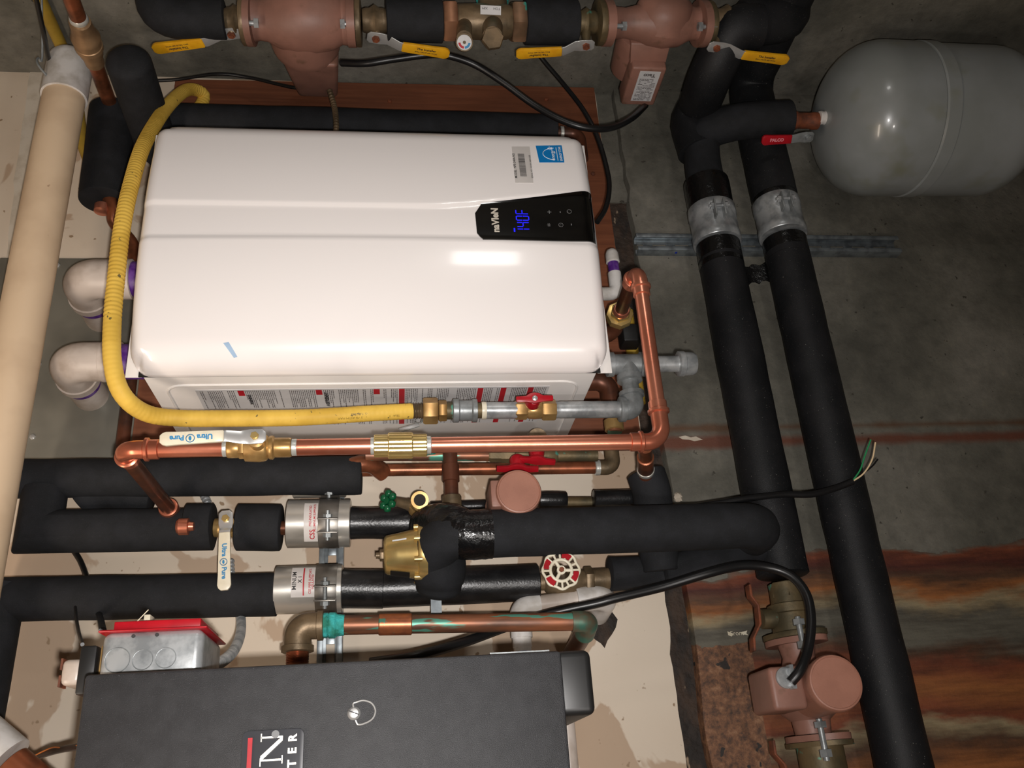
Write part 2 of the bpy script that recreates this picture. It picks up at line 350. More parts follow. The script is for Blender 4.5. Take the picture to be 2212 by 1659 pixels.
strip([((70,120),(108,122)), ((45,300),(90,300)), ((22,480),(62,480)), ((5,640),(40,640)), ((-20,800),(18,800)), ((-60,1200),(-20,1200))], 1.56, 0.002, TAPEJ, 'trim_2')
b = MB(); hp = [at(x, y, 1.5595) for x, y in ((1262,1358),(1290,1330),(1322,1322),(1334,1338),(1330,1356),(1322,1370),(1312,1384),(1306,1400),(1298,1390),(1286,1382),(1274,1370))]
prism(b, hp, (0, -0.0008, 0)); ho = emit('pipe_hole', b, SILL, wall_back)
# ================================================================== mounting board and metal sheet behind the heater
b = MB(); prism(b, [V((0.578, 1.54, 1.137)), V((1.462, 1.54, 1.137)), V((1.447, 1.54, 2.062)), V((0.578, 1.54, 2.062))], (0, 0.0195, 0)); bo = emit('mounting_board', b, BOARD, bevel=0.002)
tag(bo, 'reddish brown wooden board on the wall behind the white tankless heater', 'board')
for px, py in ((842, 219), (1180, 215), (1281, 376), (1330, 640)):
    b = MB(); p = at(px, py, 1.54); lathe(b, p, -Y_, [(0, 0.005), (0.003, 0.0045), (0.004, 0.002)], 12); emit('screw', b, RUST, bo)
b = MB(); p0 = at(135, 556, 1.555); p1 = at(60, 1000, 1.555)
box(b, (p1.x, 1.5575, 1.94), (p0.x, 1.5597, 2.35)); sh = emit('metal_sheet', b, SHEET, bevel=0.0006)
tag(sh, 'flat grey metal sheet fixed to the wall around the two vent pipes', 'sheet')
for px, py in ((124,573),(83,787),(140,840),(70,944)):
    b = MB(); lathe(b, at(px, py, 1.5575), -Y_, [(0, 0.0055), (0.002, 0.005), (0.0035, 0.002)], 6); emit('bolt', b, CHROME, sh)

# ================================================================== tankless water heater
HX0, HX1, HZ0, HZ1, HYS = 0.592, 1.048, 1.270, 1.982, 1.236
H = thing('tankless_water_heater', 'white wall mounted tankless water heater with a black panel and blue digits', 'water heater', (0.82, 1.54, HZ0))
def sstep(a, c, x): t = min(max((x-a)/(c-a), 0), 1); return t*t*(3-2*t)
def bandA(z): t = min(max((HZ1 - z)/(HZ1-HZ0), 0), 1); return 0.862 + 0.030*sstep(0.6, 1.0, t)      # upper line of the centre band
def bandB(z): t = min(max((HZ1 - z)/(HZ1-HZ0), 0), 1); return 0.793 + 0.004*math.sin(t*3.0) - 0.006*sstep(0.7, 1, t)
def cover_y(x, z):
    s = (x - HX0)/(HX1 - HX0)
    crown = 0.030*(1 - (2*s-1)**2)
    y = 1.206 - crown
    for d, R_ in ((x-HX0, 0.040), (HX1-x, 0.040)):
        if d < R_: q = 1 - max(d, 0)/R_; y += 0.034*(1 - math.sqrt(max(1 - q*q, 0)))
    for d, R_ in ((z-HZ0, 0.022), (HZ1-z, 0.022)):
        if d < R_: q = 1 - max(d, 0)/R_; y += 0.022*(1 - math.sqrt(max(1 - q*q, 0)))
    a, c = bandA(z), bandB(z)
    y += 0.0030*(sstep(c-0.001, c+0.006, x) - sstep(a-0.006, a+0.001, x))
    return min(y, HYS)
def grid_vals(lo, hi, r, n):
    o = [lo + r*(1-math.cos(math.pi/2*i/10)) for i in range(11)]; o += [lo + r + (hi-lo-2*r)*i/n for i in range(1, n)]
    return o + [hi - r*(1-math.cos(math.pi/2*i/10)) for i in range(10, -1, -1)]
b = MB(); gx = grid_vals(HX0, HX1, 0.04, 90); gz = grid_vals(HZ0, HZ1, 0.022, 60)
CR = 0.030   # rounded corners in plan
vs = []; nx, nz = len(gx), len(gz)
for z in gz:
    for x in gx:
        xx, zz = x, z
        ddx = min(x-HX0, HX1-x); ddz = min(z-HZ0, HZ1-z)
        if ddx < CR and ddz < CR:
            ux, uz = 1-ddx/CR, 1-ddz/CR; m_ = max(ux, uz); l = math.hypot(ux, uz)
            if l > 0:
                k = m_/l; ux2, uz2 = ux*k, uz*k
                xx = (HX0 + CR*(1-ux2)) if x-HX0 < HX1-x else (HX1 - CR*(1-ux2)); zz = (HZ0 + CR*(1-uz2)) if z-HZ0 < HZ1-z else (HZ1 - CR*(1-uz2))
        vs.append((xx, cover_y(x, z), zz))
fs = [(j*nx+i, j*nx+i+1, (j+1)*nx+i+1, (j+1)*nx+i) for j in range(nz-1) for i in range(nx-1)]
rim = [i for i in range(nx)] + [j*nx+nx-1 for j in range(1, nz)] + [(nz-1)*nx+i for i in range(nx-2, -1, -1)] + [j*nx for j in range(nz-2, 0, -1)]
nb = len(vs); vs += [(vs[i][0], HYS+0.006, vs[i][2]) for i in rim]
fs += [(rim[i], rim[(i+1) % len(rim)], nb+(i+1) % len(rim), nb+i) for i in range(len(rim))]; fs.append(tuple(range(nb, nb+len(rim))))
b.add(vs, fs); cover = emit('front_cover', b, WHITE, H, ang=50)
b = MB(); box(b, (HX0+0.003, HYS+0.0085, HZ0+0.012), (HX1-0.003, 1.54, HZ1-0.012)); emit('case', b, WHITE2, H, bevel=0.004)
b = MB(); box(b, (HX0+0.001, HYS+0.006, HZ0+0.008), (HX1-0.001, HYS+0.0085, HZ1-0.008)); emit('cover_gasket', b, BLACKP, H)
for nm, z0, z1 in (('top_lip', HZ1-0.012, HZ1+0.012), ('bottom_lip', HZ0-0.012, HZ0+0.012)):
    b = MB(); box(b, (HX0+0.002, HYS+0.010, z0), (HX1-0.002, HYS+0.0125, z1)); emit(nm, b, WHITE2, H, bevel=0.001)
# embossed panel on the left side of the case, with the warning sheets
XC = HX0 + 0.003
def side(px, py): return atX(px, py, XC)
ra = side(355, 832); rb_ = side(1250, 828)
y0 = ra.y; y1 = 1.525; zt, zb = ra.z - 0.0, rb_.z
def rrect(y0, y1, z0, z1, r, x, n=6):
    o = []
    for cyy, czz, a0 in ((y1-r, z1-r, 0), (y0+r, z1-r, 90), (y0+r, z0+r, 180), (y1-r, z0+r, 270)):
        for k in range(n+1):
            a = math.radians(a0 + 90*k/n); o.append(V((x, cyy + r*math.cos(a), czz + r*math.sin(a))))
    return o
b = MB(); outl = rrect(y0, y1, zb, zt, 0.028, XC-0.0005); outl.append(outl[0]); outl.append(outl[1]); tube(b, outl, 0.0022, 8); emit('embossed_rim', b, WHITE2, H)
lz0, lz1 = side(1185, 840).z, side(425, 850).z; ly0 = side(800, 838).y; ly1 = 1.445
b = MB(); box(b, (XC-0.0006, ly0, lz0), (XC+0.0002, ly1, lz1)); wl = emit('warning_sheet', b, LABEL, H); wl['label'] = 'printed warning sheet with red blocks on the heater side'
b = MB(); ymid = ly0 + (ly1-ly0)*0.50
def q(bb, ya, yb, za, zb_, x): bb.add([(x, ya, za), (x, yb, za), (x, yb, zb_), (x, ya, zb_)], [(0, 1, 2, 3)])
reds = [522, 690, 814, 868, 1036, 1085, 1143]
redz = [atX(px, 850, XC).z for px in reds]
for (ya, yb) in ((ly0+0.004, ymid-0.004), (ymid+0.004, ly1-0.004)):
    z = lz1 - 0.006
    while z > lz0 + 0.004:
        if random.random() < 0.12: z -= 0.006; continue
        if all(abs(z - r_) > 0.006 for r_ in redz):
            cols = 2 if random.random() < 0.25 else 1; y = ya
            ye = ya + (yb-ya)*random.choice((1, 1, 1, 0.75, 0.5))
            while y < ye:
                l = random.uniform(0.003, 0.009); q(b, y, min(y+l, ye), z, z-0.0013, XC-0.0009); y += l + 0.0013
        z -= 0.0029
emit('print_lines', b, GREYINK, wl)
for i, rz in enumerate(redz):
    full = i >= 3; w0 = 0.0045 if full else 0.0048
    for ya, yb_ in (((ly0+0.003, ymid-0.004), (ymid+0.004, ly1-0.002)) if full else ((ly0+0.003, ly0+0.022), (ymid+0.004, ymid+0.026))):
        b = MB(); q(b, ya, yb_, rz-w0, rz+w0, XC-0.0010); emit('red_block', b, REDINK, wl)
for t, px, yy in (('WARNING', 532, ly0+0.038), ('AVERTISSEMENT', 700, ly0+0.04)):
    b = MB(); text(b, t, 0.0075, plane_map((XC-0.001, yy, atX(px, 850, XC).z-0.004), (0,-1,0), (0,0,1)), 0.0004); emit('heading', b, INK, wl)
# control panel
def surf(px, py):
    y = 1.18
    for _ in range(8): p = at(px, py, y); y = cover_y(p.x, p.z)
    return at(px, py, y)
pl = [(1040,441),(1276,421),(1287,528),(1044,518),(1031,505),(1027,480),(1029,460)]
pts = [surf(*p) for p in pl]
def quad_patch(b, c, nu, nv, off, keep=None):      # patch between four photo corners lying on the cover
    g = [[None]*(nu+1) for _ in range(nv+1)]
    c = [surf(*p) for p in c]
    vs = []
    for j in range(nv+1):
        for i in range(nu+1):
            u, v_ = i/nu, j/nv; p = (c[0]*(1-u) + c[1]*u)*(1-v_) + (c[3]*(1-u) + c[2]*u)*v_
            vs.append(V((p.x, cover_y(p.x, p.z) - off, p.z)))
    k = len(vs); vs += [V((p.x, cover_y(p.x, p.z) + 0.0005, p.z)) for p in vs]
    w2 = nu+1
    fs = [(j*w2+i, j*w2+i+1, (j+1)*w2+i+1, (j+1)*w2+i) for j in range(nv) for i in range(nu)]
    rimi = list(range(w2)) + [j*w2+nu for j in range(1, nv+1)] + [nv*w2+i for i in range(nu-1, -1, -1)] + [j*w2 for j in range(nv-1, 0, -1)]
    fs += [(rimi[i], rimi[(i+1) % len(rimi)], k+rimi[(i+1) % len(rimi)], k+rimi[i]) for i in range(len(rimi))]
    return b.add(vs, fs)
b = MB(); quad_patch(b, [(1038,441),(1276,421),(1287,528),(1043,518)], 30, 24, 0.0022)
quad_patch(b, [(1026,462),(1040,441),(1044,518),(1030,504)], 6, 24, 0.0020)
pan = emit('control_panel', b, PANEL, H, ang=60); pan['label'] = 'glossy black control panel'
def cmap(px, py, off=0.0034, dirx=(1,0,0), diry=(0,0,1)):
    o = surf(px, py)
    def f(x, y):
        p = o + V(dirx)*x + V(diry)*y; return V((p.x, cover_y(p.x, p.z) - off, p.z))
    return f
b = MB(); text(b, 'naVIeN', 0.0155, cmap(1070, 477, 0.0026), 0.0006); emit('maker_name', b, SILVERINK, pan)
# seven segment digits 140F
SEG = {'1': 'bc', '4': 'fgbc', '0': 'abcdef', 'F': 'aefg'}
b = MB(); dm = cmap(1129, 481, 0.0026); H2, W2, T = 0.0100, 0.0080, 0.0016
def hseg(m, x0, x1, y): b.add([m(x0+0.0007, y-T/2), m(x1-0.0007, y-T/2), m(x1-0.0007, y+T/2), m(x0+0.0007, y+T/2)], [(0,1,2,3)])
def vseg(m, x, y0, y1): b.add([m(x-T/2, y0+0.0006), m(x+T/2, y0+0.0006), m(x+T/2, y1-0.0006), m(x-T/2, y1-0.0006)], [(0,1,2,3)])
for i, ch in enumerate('140F'):
    x = -0.022 + i*0.0125
    for s_ in SEG[ch]:
        if s_ == 'a': hseg(dm, x, x+W2, H2)
        if s_ == 'g': hseg(dm, x, x+W2, 0)
        if s_ == 'd': hseg(dm, x, x+W2, -H2)
        if s_ == 'b': vseg(dm, x+W2, 0, H2)
        if s_ == 'c': vseg(dm, x+W2, -H2, 0)
        if s_ == 'f': vseg(dm, x, 0, H2)
        if s_ == 'e': vseg(dm, x, -H2, 0)
dg = emit('digits', b, LED, pan); dg['label'] = 'glowing blue digits reading 140F'
b = MB(); m_ = cmap(1111, 498, 0.0026); b.add([m_(-0.004,-0.0012), m_(0.003,-0.0012), m_(0.003,0.0012), m_(-0.004,0.0012)], [(0,1,2,3)]); emit('indicator', b, LED, pan)
KEY = M('key_print', (120,120,120), rough=0.4)
for px, py, t in ((1187,460,'+'), (1208,460,'-'), (1189,488,'*'), (1232,487,'-')):
    b = MB(); text(b, t, 0.014, cmap(px, py, 0.0026)); emit('touch_key', b, KEY, pan)
for px, py in ((1211, 488), (1229, 459)):
    b = MB(); m_ = cmap(px, py, 0.0028); rr = 0.0036; pr = [m_(rr*math.cos(a*math.pi/10), rr*math.sin(a*math.pi/10)) for a in range(21)]
    tube(b, pr, 0.00035, 6); b.add([m_(-0.0003, -0.001 if py > 470 else 0.002), m_(0.0003, -0.001 if py > 470 else 0.002), m_(0.0003, 0.0035 if py < 470 else 0.002), m_(-0.0003, 0.0035 if py < 470 else 0.002)], [(0,1,2,3)])
    emit('touch_key', b, KEY, pan)
# stickers
BLUE = M('sticker_blue', (0,120,190), rough=0.3); WP = M('white_print', (235,238,240), rough=0.4)
b = MB(); quad_patch(b, [(1157,315),(1213,314),(1219,351),(1165,351)], 8, 8, 0.0004); st = emit('efficiency_sticker', b, BLUE, H); st['label'] = 'square blue energy efficiency sticker'
b = MB(); text(b, 'ENERGY STAR', 0.0056, cmap(1210.5, 332.5, 0.0007), 0.0001); emit('sticker_text', b, WP, st)
b = MB(); m_ = cmap(1189, 333, 0.0007)
tube(b, [m_(0.0150*math.cos(a), -0.010 + 0.0230*math.sin(a)) for a in [math.radians(8 + i*8) for i in range(21)]], 0.0005, 6)
text(b, 'energy', 0.0092, cmap(1194, 336, 0.0007), 0.0001)
sc_ = cmap(1188, 321, 0.0007); sp5 = [sc_((0.0045 if k % 2 == 0 else 0.002)*math.sin(k*math.pi/5), (0.0045 if k % 2 == 0 else 0.002)*math.cos(k*math.pi/5)) for k in range(10)]
tube(b, sp5 + [sp5[0]], 0.00035, 5)
m2 = cmap(1203, 333, 0.0007); b.add([m2(-0.0165,-0.0005), m2(0.0165,-0.0005), m2(0.0165,0.0005), m2(-0.0165,0.0005)], [(0,1,2,3)])
emit('sticker_mark', b, WP, st)
b = MB(); quad_patch(b, [(1105,317),(1144,317),(1152,395),(1113,395)], 8, 8, 0.0004); sl = emit('serial_sticker', b, LABELB, H)
b = MB(); bm_ = cmap(1128, 357, 0.0008); x = -0.026
while x < 0.026:
    w0 = random.choice((0.0004, 0.0006, 0.0009)); b.add([bm_(x,-0.0055), bm_(x+w0,-0.0055), bm_(x+w0,0.0055), bm_(x,0.0055)], [(0,1,2,3)]); x += w0 + random.choice((0.0004, 0.0007))
emit('barcode', b, INK, sl)
b = MB(); text(b, 'MODEL  NPE-240A-NG', 0.0058, cmap(1112, 358, 0.0008), 0.0001); emit('model_text', b, INK, sl)
b = MB(); text(b, 'SERIAL NO. 7414W14809100B', 0.0042, cmap(1147, 360, 0.0008)); emit('serial_text', b, INK, sl)
b = MB(); SM = M('blue_scuff', (150,178,206), rough=0.4); quad_patch(b, [(482,741),(494,739),(513,771),(505,773)], 6, 6, 0.0003); emit('marker_smudge', b, SM, H)

# ================================================================== vents, beige pipe
def ring(b, p, ax, r, l, t=0.0025): lathe(b, V(p)-V(ax)*l/2, ax, [(0, r*0.98), (0.001, r+t), (l-0.001, r+t), (l, r*0.98)], 40)
def vent(px, py, pw_, label):
    # leaves the heater top going up, then turns into the wall
    YV = 1.42; c = at(px, py, YV); r = rad(px, py, YV, 85)/1.10; zc = at(pw_[0], pw_[1], 1.47).z
    T = thing('vent_pipe', label, 'pipe', (c.x, YV, HZ1), 'white vent pipes above the heater')
    zs = zc - 0.062
    b = MB(); tube(b, fillet([(c.x, YV, zs), (c.x, YV, zc), (c.x, YV+0.062, zc)], 0.052, 14), r*1.10, 40); emit('elbow', b, PVCG, T)
    b = MB(); lathe(b, (c.x, YV, HZ1-0.03), Z_, [(0, r), (zs-HZ1+0.03, r)], 40); emit('stub', b, PURPLE, T)
    b = MB(); ring(b, (c.x, YV, zs-0.012), Z_, r*1.10, 0.032, 0.0012); emit('collar', b, PVCG, T)
    b = MB(); ring(b, (c.x, YV+0.062, zc), Y_, r*1.12, 0.016, 0.002); emit('collar', b, PVCG, T)
    b = MB(); lathe(b, (c.x, YV+0.06, zc), Y_, [(0, r), (0.0797, r)], 40); emit('wall_stub', b, PVCG, T)
    b = MB(); lathe(b, (c.x, YV+0.072, zc), Y_, [(0, r+0.0006), (0.014, r+0.0006)], 40); emit('primer_band', b, PURPLE, T)
vent(225, 603, (190, 645), 'upper white vent elbow with purple stub, nearer the top left copper')
vent(205, 782, (162, 822), 'lower white vent elbow beside the yellow hose bend')
YG = 1.38; R0 = rad(80, 500, YG, 92); ZG = at(80, 525, YG).z; XE = at(158, 118, YG).x
b = MB(); lathe(b, (XE-0.02, YG, ZG), -X_, [(0, R0), (2.4, R0)], 56)
D = thing('drain_pipe', 'thick aged beige pipe running across the upper wall left of the heater', 'pipe', (0.9, YG, ZG-R0))
emit('pipe', b, BEIGE, D)
b = MB(); xa, xb = at(145, 180, YG-0.04).x, XE+0.018
lathe(b, (xa, YG, ZG), X_, [(0, R0*1.0), (0.001, R0*1.09), (xb-xa-0.045, R0*1.09), (xb-xa-0.034, R0*1.04), (xb-xa-0.026, R0*0.9), (xb-xa-0.021, R0*0.65), (xb-xa-0.019, R0*0.2)], 56); emit('coupling', b, PVCW, D)
# wire hanger round the coupling
b = MB(); zt_ = at(118, 70, 1.36); path = [V((xb+0.04, YG-0.10, ZG+0.03))]
for k in range(0, 11):
    a = math.radians(115 - k*16); path.append(V((xa+0.07-0.018*k/2, YG - math.cos(math.radians(k*16-40))*(R0*1.13), ZG + math.sin(a)*(R0*1.13))))
tube(b, smooth(path, 4), 0.0022, 10); o = emit('wire_hanger', b, GALVD); tag(o, 'bent wire hanger looped round the white end of the beige pipe', 'hanger')
# old yellow pipe behind it, top left corner
b = MB(); rr = 0.0125; p_ = atX(135, 100, 1.455); path = fillet([atX(60, -60, 1.455), atX(112, 55, 1.455), V((1.453, 1.535, p_.z)), V((at(175, 300, 1.54).x, 1.543, at(175, 300, 1.54).z)), at(192, 345, 1.543)], 0.03)
pp = resample(path, 0.0022); tube(b, pp, [rr*(1 if i % 2 else 0.965) for i in range(len(pp))], 24); o = emit('gas_tube', b, YHOSED)
tag(o, 'dull yellow corrugated gas tube behind the beige pipe in the top left corner', 'gas tube')
b = MB(); tube(b, smooth([at(70, -40, 1.15), at(92, 60, 1.25), at(106, 132, 1.36), at(108, 150, 1.44)], 8), 0.0042, 10); o = emit('thin_cable', b, CABLE)
tag(o, 'thin black cable in front of the old yellow tube, top left', 'cable')

# ================================================================== copper line and insulation at the top left
T = thing('brass_union_pipe', 'copper pipe with a heavy old brass union in the top left corner', 'pipe', at(215, 200, 1.4))
A0, A1 = at(140, -40, 1.10), at(243, 238, 1.46); ax = (A1-A0); L_ = ax.length; axn = ax.normalized()
def along(px, py, Y): return (at(px, py, Y) - A0).dot(axn)
rC = rad(215, 180, 1.35, 31)
b = MB(); lathe(b, A0, ax, [(0, rC), (L_, rC)], 28); emit('pipe', b, COPPERD, T)
def frac(py): # solve fraction along the line whose photo row is py
    lo, hi = 0.0, 1.0
    for _ in range(30):
        m0 = (lo+hi)/2; p = A0.lerp(A1, m0); v = p - CAM; c = AX*v.x + AY*v.y + AZ*v.z
        y = 829.5 - c.x/c.z*F
        if y < py: lo = m0
        else: hi = m0
    return lo*L_
b = MB(); lathe(b, A0, ax, [(frac(36), rC), (frac(38), rC*1.15), (frac(42), rC*1.2), (frac(46), rC*1.02)], 28); emit('solder_ring', b, SOLDER, T)
b = MB(); lathe(b, A0, ax, [(frac(46), rC*1.05), (frac(47), rC*1.35), (frac(62), rC*1.42), (frac(66), rC*1.5), (frac(78), rC*1.75), (frac(80), rC*1.85), (frac(84), rC*1.85), (frac(85), rC*1.7),
    (frac(95), rC*1.7), (frac(96), rC*1.8), (frac(103), rC*1.8), (frac(104), rC*1.6), (frac(116), rC*1.5), (frac(118), rC*1.3), (frac(136), rC*1.25), (frac(138), rC*1.05)], 32, ref=X_); emit('union', b, M('pale_bronze', (164,132,98), (136,108,80), rough=0.4, metal=0.5), T)
b = MB(); tube(b, fillet([A1 - axn*0.03, A1, V((A1.x-0.03, A1.y+0.02, A1.z))], 0.014), rC*1.12, 24); emit('elbow', b, COPPERD, T)
# insulation pieces
def foam(name, pts, r, mat, label, fr=0.03, cat='pipe insulation', group=None, seg=36, step=0.012, wob=0.0012, hole=None, parent=None):
    p = resample(fillet(pts, fr, 10) if len(pts) > 2 else [V(q_) for q_ in pts], step)
    b = MB(); rs = []
    for i, q_ in enumerate(p): rs.append(r*(1) + wob*noise.noise(V(q_)*14))
    rs[0] *= 0.93; rs[-1] *= 0.93
    p = [p[0]] + [p[0].lerp(p[1], 0.12)] + p[1:-1] + [p[-1].lerp(p[-2], 0.12)] + [p[-1]]; rs = [rs[0], r] + rs[1:-1] + [r, rs[-1]]
    tube(b, p, rs, seg)
    if parent is not None: return emit(name, b, mat, parent, ang=50)
    o = emit(name, b, mat, ang=50); return tag(o, label, cat, group)
rI = rad(240, 340, 1.48, 96)
foam('foam_insulation', [V((at(240,240,1.47).x, 1.47, at(244,240,1.47).z)), V((at(240,435,1.47).x, 1.47, at(244,300,1.47).z))], rI, FOAM, 'short black foam sleeve below the brass union, beside the beige pipe')
zf = at(283, 165, 1.28).z; xf_ = at(283, 160, 1.30).x
rF = rad(280, 180, 1.33, 92); b = MB()
xf_ -= 0.012; pp = [V((xf_, 1.262 - rF*0.55*math.cos(math.radians(a)), zf)) for a in range(5, 90, 12)]; rr_ = [rF*math.sin(math.radians(a)) for a in range(5, 90, 12)]
q_ = fillet([V((xf_, 1.265, zf)), V((xf_-0.012, 1.495, zf)), V((xf_-0.03, 1.495, zf-0.09))], 0.055, 10); q_ = resample(q_, 0.012)
tube(b, pp + q_, rr_ + [rF]*len(q_), 36); o = emit('foam_insulation', b, FOAM, ang=50); tag(o, 'fat rounded black foam elbow near the top left, behind the yellow hose', 'pipe insulation')
b = MB(); e0 = at(248, 440, 1.47); T = thing('copper_elbow', 'brown copper elbow below the short foam sleeve, half behind the yellow hose', 'pipe', e0)
tube(b, smooth([V((e0.x+0.03, 1.47, at(244,300,1.47).z)), at(247,450,1.47), at(247,475,1.48), at(262,500,1.50), at(285,530,1.51), at(296,580,1.51)], 6), 0.0135, 24); emit('pipe', b, COPPERD, T)
b = MB(); ring(b, (e0.x-0.012, 1.47, at(244,300,1.47).z), X_, 0.0125, 0.016, 0.0018); emit('collar', b, COPPER, T)
b = MB(); tube(b, smooth([at(300,176,1.50), at(380,172,1.50), at(470,160,1.48), at(540,168,1.48), at(600,182,1.46), at(640,190,1.44), at(700,192,1.44)], 8), 0.0035, 10); o = emit('thin_cable', b, CABLE); tag(o, 'thin black cable crossing the concrete above the board to the large pump', 'cable')
# insulation line along the top edge of the heater
yb = 1.47; za = at(370, 262, yb).z; zb2 = at(1200, 272, yb).z; xx = at(800, 268, yb).x
foam('foam_insulation', [V((xx-0.003, yb, za)), V((xx-0.003, yb, zb2))], 0.033, FOAM, 'long black foam sleeve along the far side of the white heater')
b = MB(); T = thing('copper_stub', 'short copper elbow sticking out of the long foam sleeve beside the heater corner', 'pipe', (xx, yb, zb2))
tube(b, fillet([V((xx-0.01, yb, zb2+0.01)), V((xx-0.01, yb, zb2-0.05)), V((xx-0.08, yb, zb2-0.05))], 0.02), 0.0125, 24); emit('pipe', b, COPPERB, T)
b = MB(); ring(b, (xx-0.01, yb, zb2-0.012), Z_, 0.0125, 0.008, 0.0015); emit('solder_ring', b, SOLDER, T)

# ================================================================== hoses and cables
b = MB(); rH = 0.0125
hp_ = [(380,250,1.47),(425,238,1.50),(440,205,1.50),(405,194,1.46),(360,232,1.38),(312,310,1.27),(283,400,1.22),(264,490,1.20),(252,590,1.195),(243,690,1.19),(243,780,1.19),(262,848,1.20),(310,890,1.235),(380,903,1.26),(500,904,1.27),(650,902,1.28),(800,893,1.29),(890,888,1.30)]
hc = resample(smooth([at(*p) for p in hp_], 12), 0.0018)
tube(b, hc, [rH*(1.012 if (i//2) % 2 else 0.955) if i < len(hc)*0.62 else rH*(1.0 + (0.010 if (i//2) % 2 else -0.006)) for i in range(len(hc))], 28)
GH = thing('gas_hose', 'bright yellow corrugated gas hose looping round the heater', 'gas hose', at(262, 848, 1.2))
hose = emit('hose_jacket', b, YHOSE, GH, ang=60)
RG = Run(1.30, (885, 888), (1370, 884))
b = MB(); axg = RG.d
for k, (t1, t2) in enumerate((('TRAC PIPE GAS PIPING 0.5 PSI ASTM MAX', 'CSST FUEL GAS FLEXIBLE'),)):
    p = at(795, 893, 1.29); d_ = (at(880, 889, 1.30) - at(700, 899, 1.283)).normalized()
    p = p  # print faces the camera's lower left
    for tt, yy in ((t1, 0.004), (t2, -0.0005)):
        text(b, tt, 0.0052, cyl_map(p, -Z_*0 + (-d_), V((-0.75, -0.66, 0)), rH+0.0004, 1), align='CENTER') if yy > 0 else text(b, tt, 0.0050, (lambda f: (lambda x, y: f(x, y-0.0055)))(cyl_map(p, -d_, V((-0.75, -0.66, 0)), rH+0.0004, 1)))
emit('hose_print', b, M('hose_ink', (120,98,40), rough=0.5), GH)
def profil(st, mat, name, parent, seg=32, run=RG): 
    b = MB(); run.prof(b, st, seg); return emit(name, b, mat, parent)
st = []; px = 886
while px < 914: st += [(px, 30), (px+2.6, 35), (px+5.2, 30)]; px += 5.6
profil(st, BRONZE, 'bare_corrugation', GH)
b = MB(); RG.hex(b, 914, 946, 58); emit('nut', b, BRASS, GH)
b = MB(); RG.hex(b, 947, 965, 46); emit('nut', b, BRASS, GH)
# gas line: coupling, nipples, valve, elbow, tee, drip leg
GL = thing('gas_line', 'grey galvanised gas piping with a capped drip leg below the heater', 'gas pipe', RG(1200))
profil([(962, 38), (980, 38)], BRONZEG, 'thread', GL)
profil([(977, 44), (979, 52), (990, 52), (993, 45), (1018, 45), (1021, 51), (1030, 51), (1031, 44)], GALVD, 'coupling', GL)
profil([(1028, 34), (1046, 34)], BRONZEG, 'thread', GL)
profil([(1040, 37.5), (1044, 39), (1050, 37.5)], WVINYL, 'thread_tape', GL)
profil([(1046, 37), (1116, 37)], GALV, 'nipple', GL)
profil([(1196, 36), (1202, 37), (1206, 36), (1210, 37), (1330, 37), (1334, 36), (1340, 37)], GALV, 'nipple', GL)
gv = thing('gas_valve', 'small brass gas valve with a red butterfly handle on the galvanised line', 'valve', RG(1155))
b = MB(); RG.hex(b, 1112, 1138, 42); RG.hex(b, 1170, 1200, 46); RG.prof(b, [(1136, 30), (1142, 38), (1155, 40), (1168, 38), (1174, 30)]); emit('body', b, BRASS, gv)
def tee_handle(parent, c, n, d, L, w_, mat=REDP, screw=True, off=0.0):
    n = V(n).normalized(); d = (V(d) - n*V(d).dot(n)).normalized(); s_ = n.cross(d)
    b = MB(); poly = []
    for (a, h) in ((-1, -0.42), (-0.45, -0.5), (-0.3, -0.62), (0, -0.72), (0.3, -0.62), (0.45, -0.5), (1, -0.42), (1, 0.42), (0.45, 0.5), (0.25, 0.85), (0, 1.0), (-0.25, 0.85), (-0.45, 0.5), (-1, 0.42)):
        poly.append(V(c) + d*a*L/2 + s_*h*w_/2)
    prism(b, poly, n*0.007); lathe(b, V(c) - n*0.020, n, [(0, w_*0.62), (0.006, w_*0.60), (0.020, w_*0.42)], 24)
    o = emit('handle', b, mat, parent, bevel=0.0012)
    if screw:
        b = MB(); lathe(b, V(c) + n*0.007, n, [(0, 0.0045), (0.002, 0.0042), (0.003, 0.002)], 16); emit('screw', b, CHROME, o)
    return o
vc = at(1154, 863, 1.255); tee_handle(gv, vc, (-0.15, -1, 0), (0.02, 0, -1), 0.058, 0.020)
# elbow and tee
pe = RG(1362); pt = at(1355, 787, 1.30); Xe, Ze = pe.x, at(1368, 880, 1.30).z
b = MB(); rg = 0.0138
tube(b, fillet([RG(1338), V((Xe, 1.30, Ze)), V((Xe+0.024, 1.30, Ze))], 0.022, 12), rg*1.28, 32); ring(b, RG(1344), Z_, rg*1.28, 0.011, 0.003); ring(b, (Xe+0.026, 1.30, Ze), X_, rg*1.28, 0.009, 0.003); emit('elbow', b, GALVD, GL)
b = MB(); lathe(b, (Xe+0.02, 1.30, Ze), X_, [(0, rg), (pt.x-Xe-0.03, rg)], 28); emit('nipple', b, GALVD, GL)
b = MB(); zt0 = at(1318, 790, 1.30).z; zt1 = at(1398, 787, 1.30).z
lathe(b, (pt.x, 1.30, zt0+0.006), -Z_, [(0, rg*1.25), (0.001, rg*1.5), (0.011, rg*1.5), (0.012, rg*1.25), (zt0-zt1-0.008, rg*1.25), (zt0-zt1-0.007, rg*1.5), (zt0-zt1+0.003, rg*1.5), (zt0-zt1+0.004, rg*1.2)], 32)
lathe(b, (pt.x, 1.30, Ze), -X_, [(0, rg*1.25), (0.020, rg*1.25), (0.021, rg*1.5), (0.031, rg*1.5), (0.032, rg*1.2)], 32); emit('tee', b, GALVD, GL)
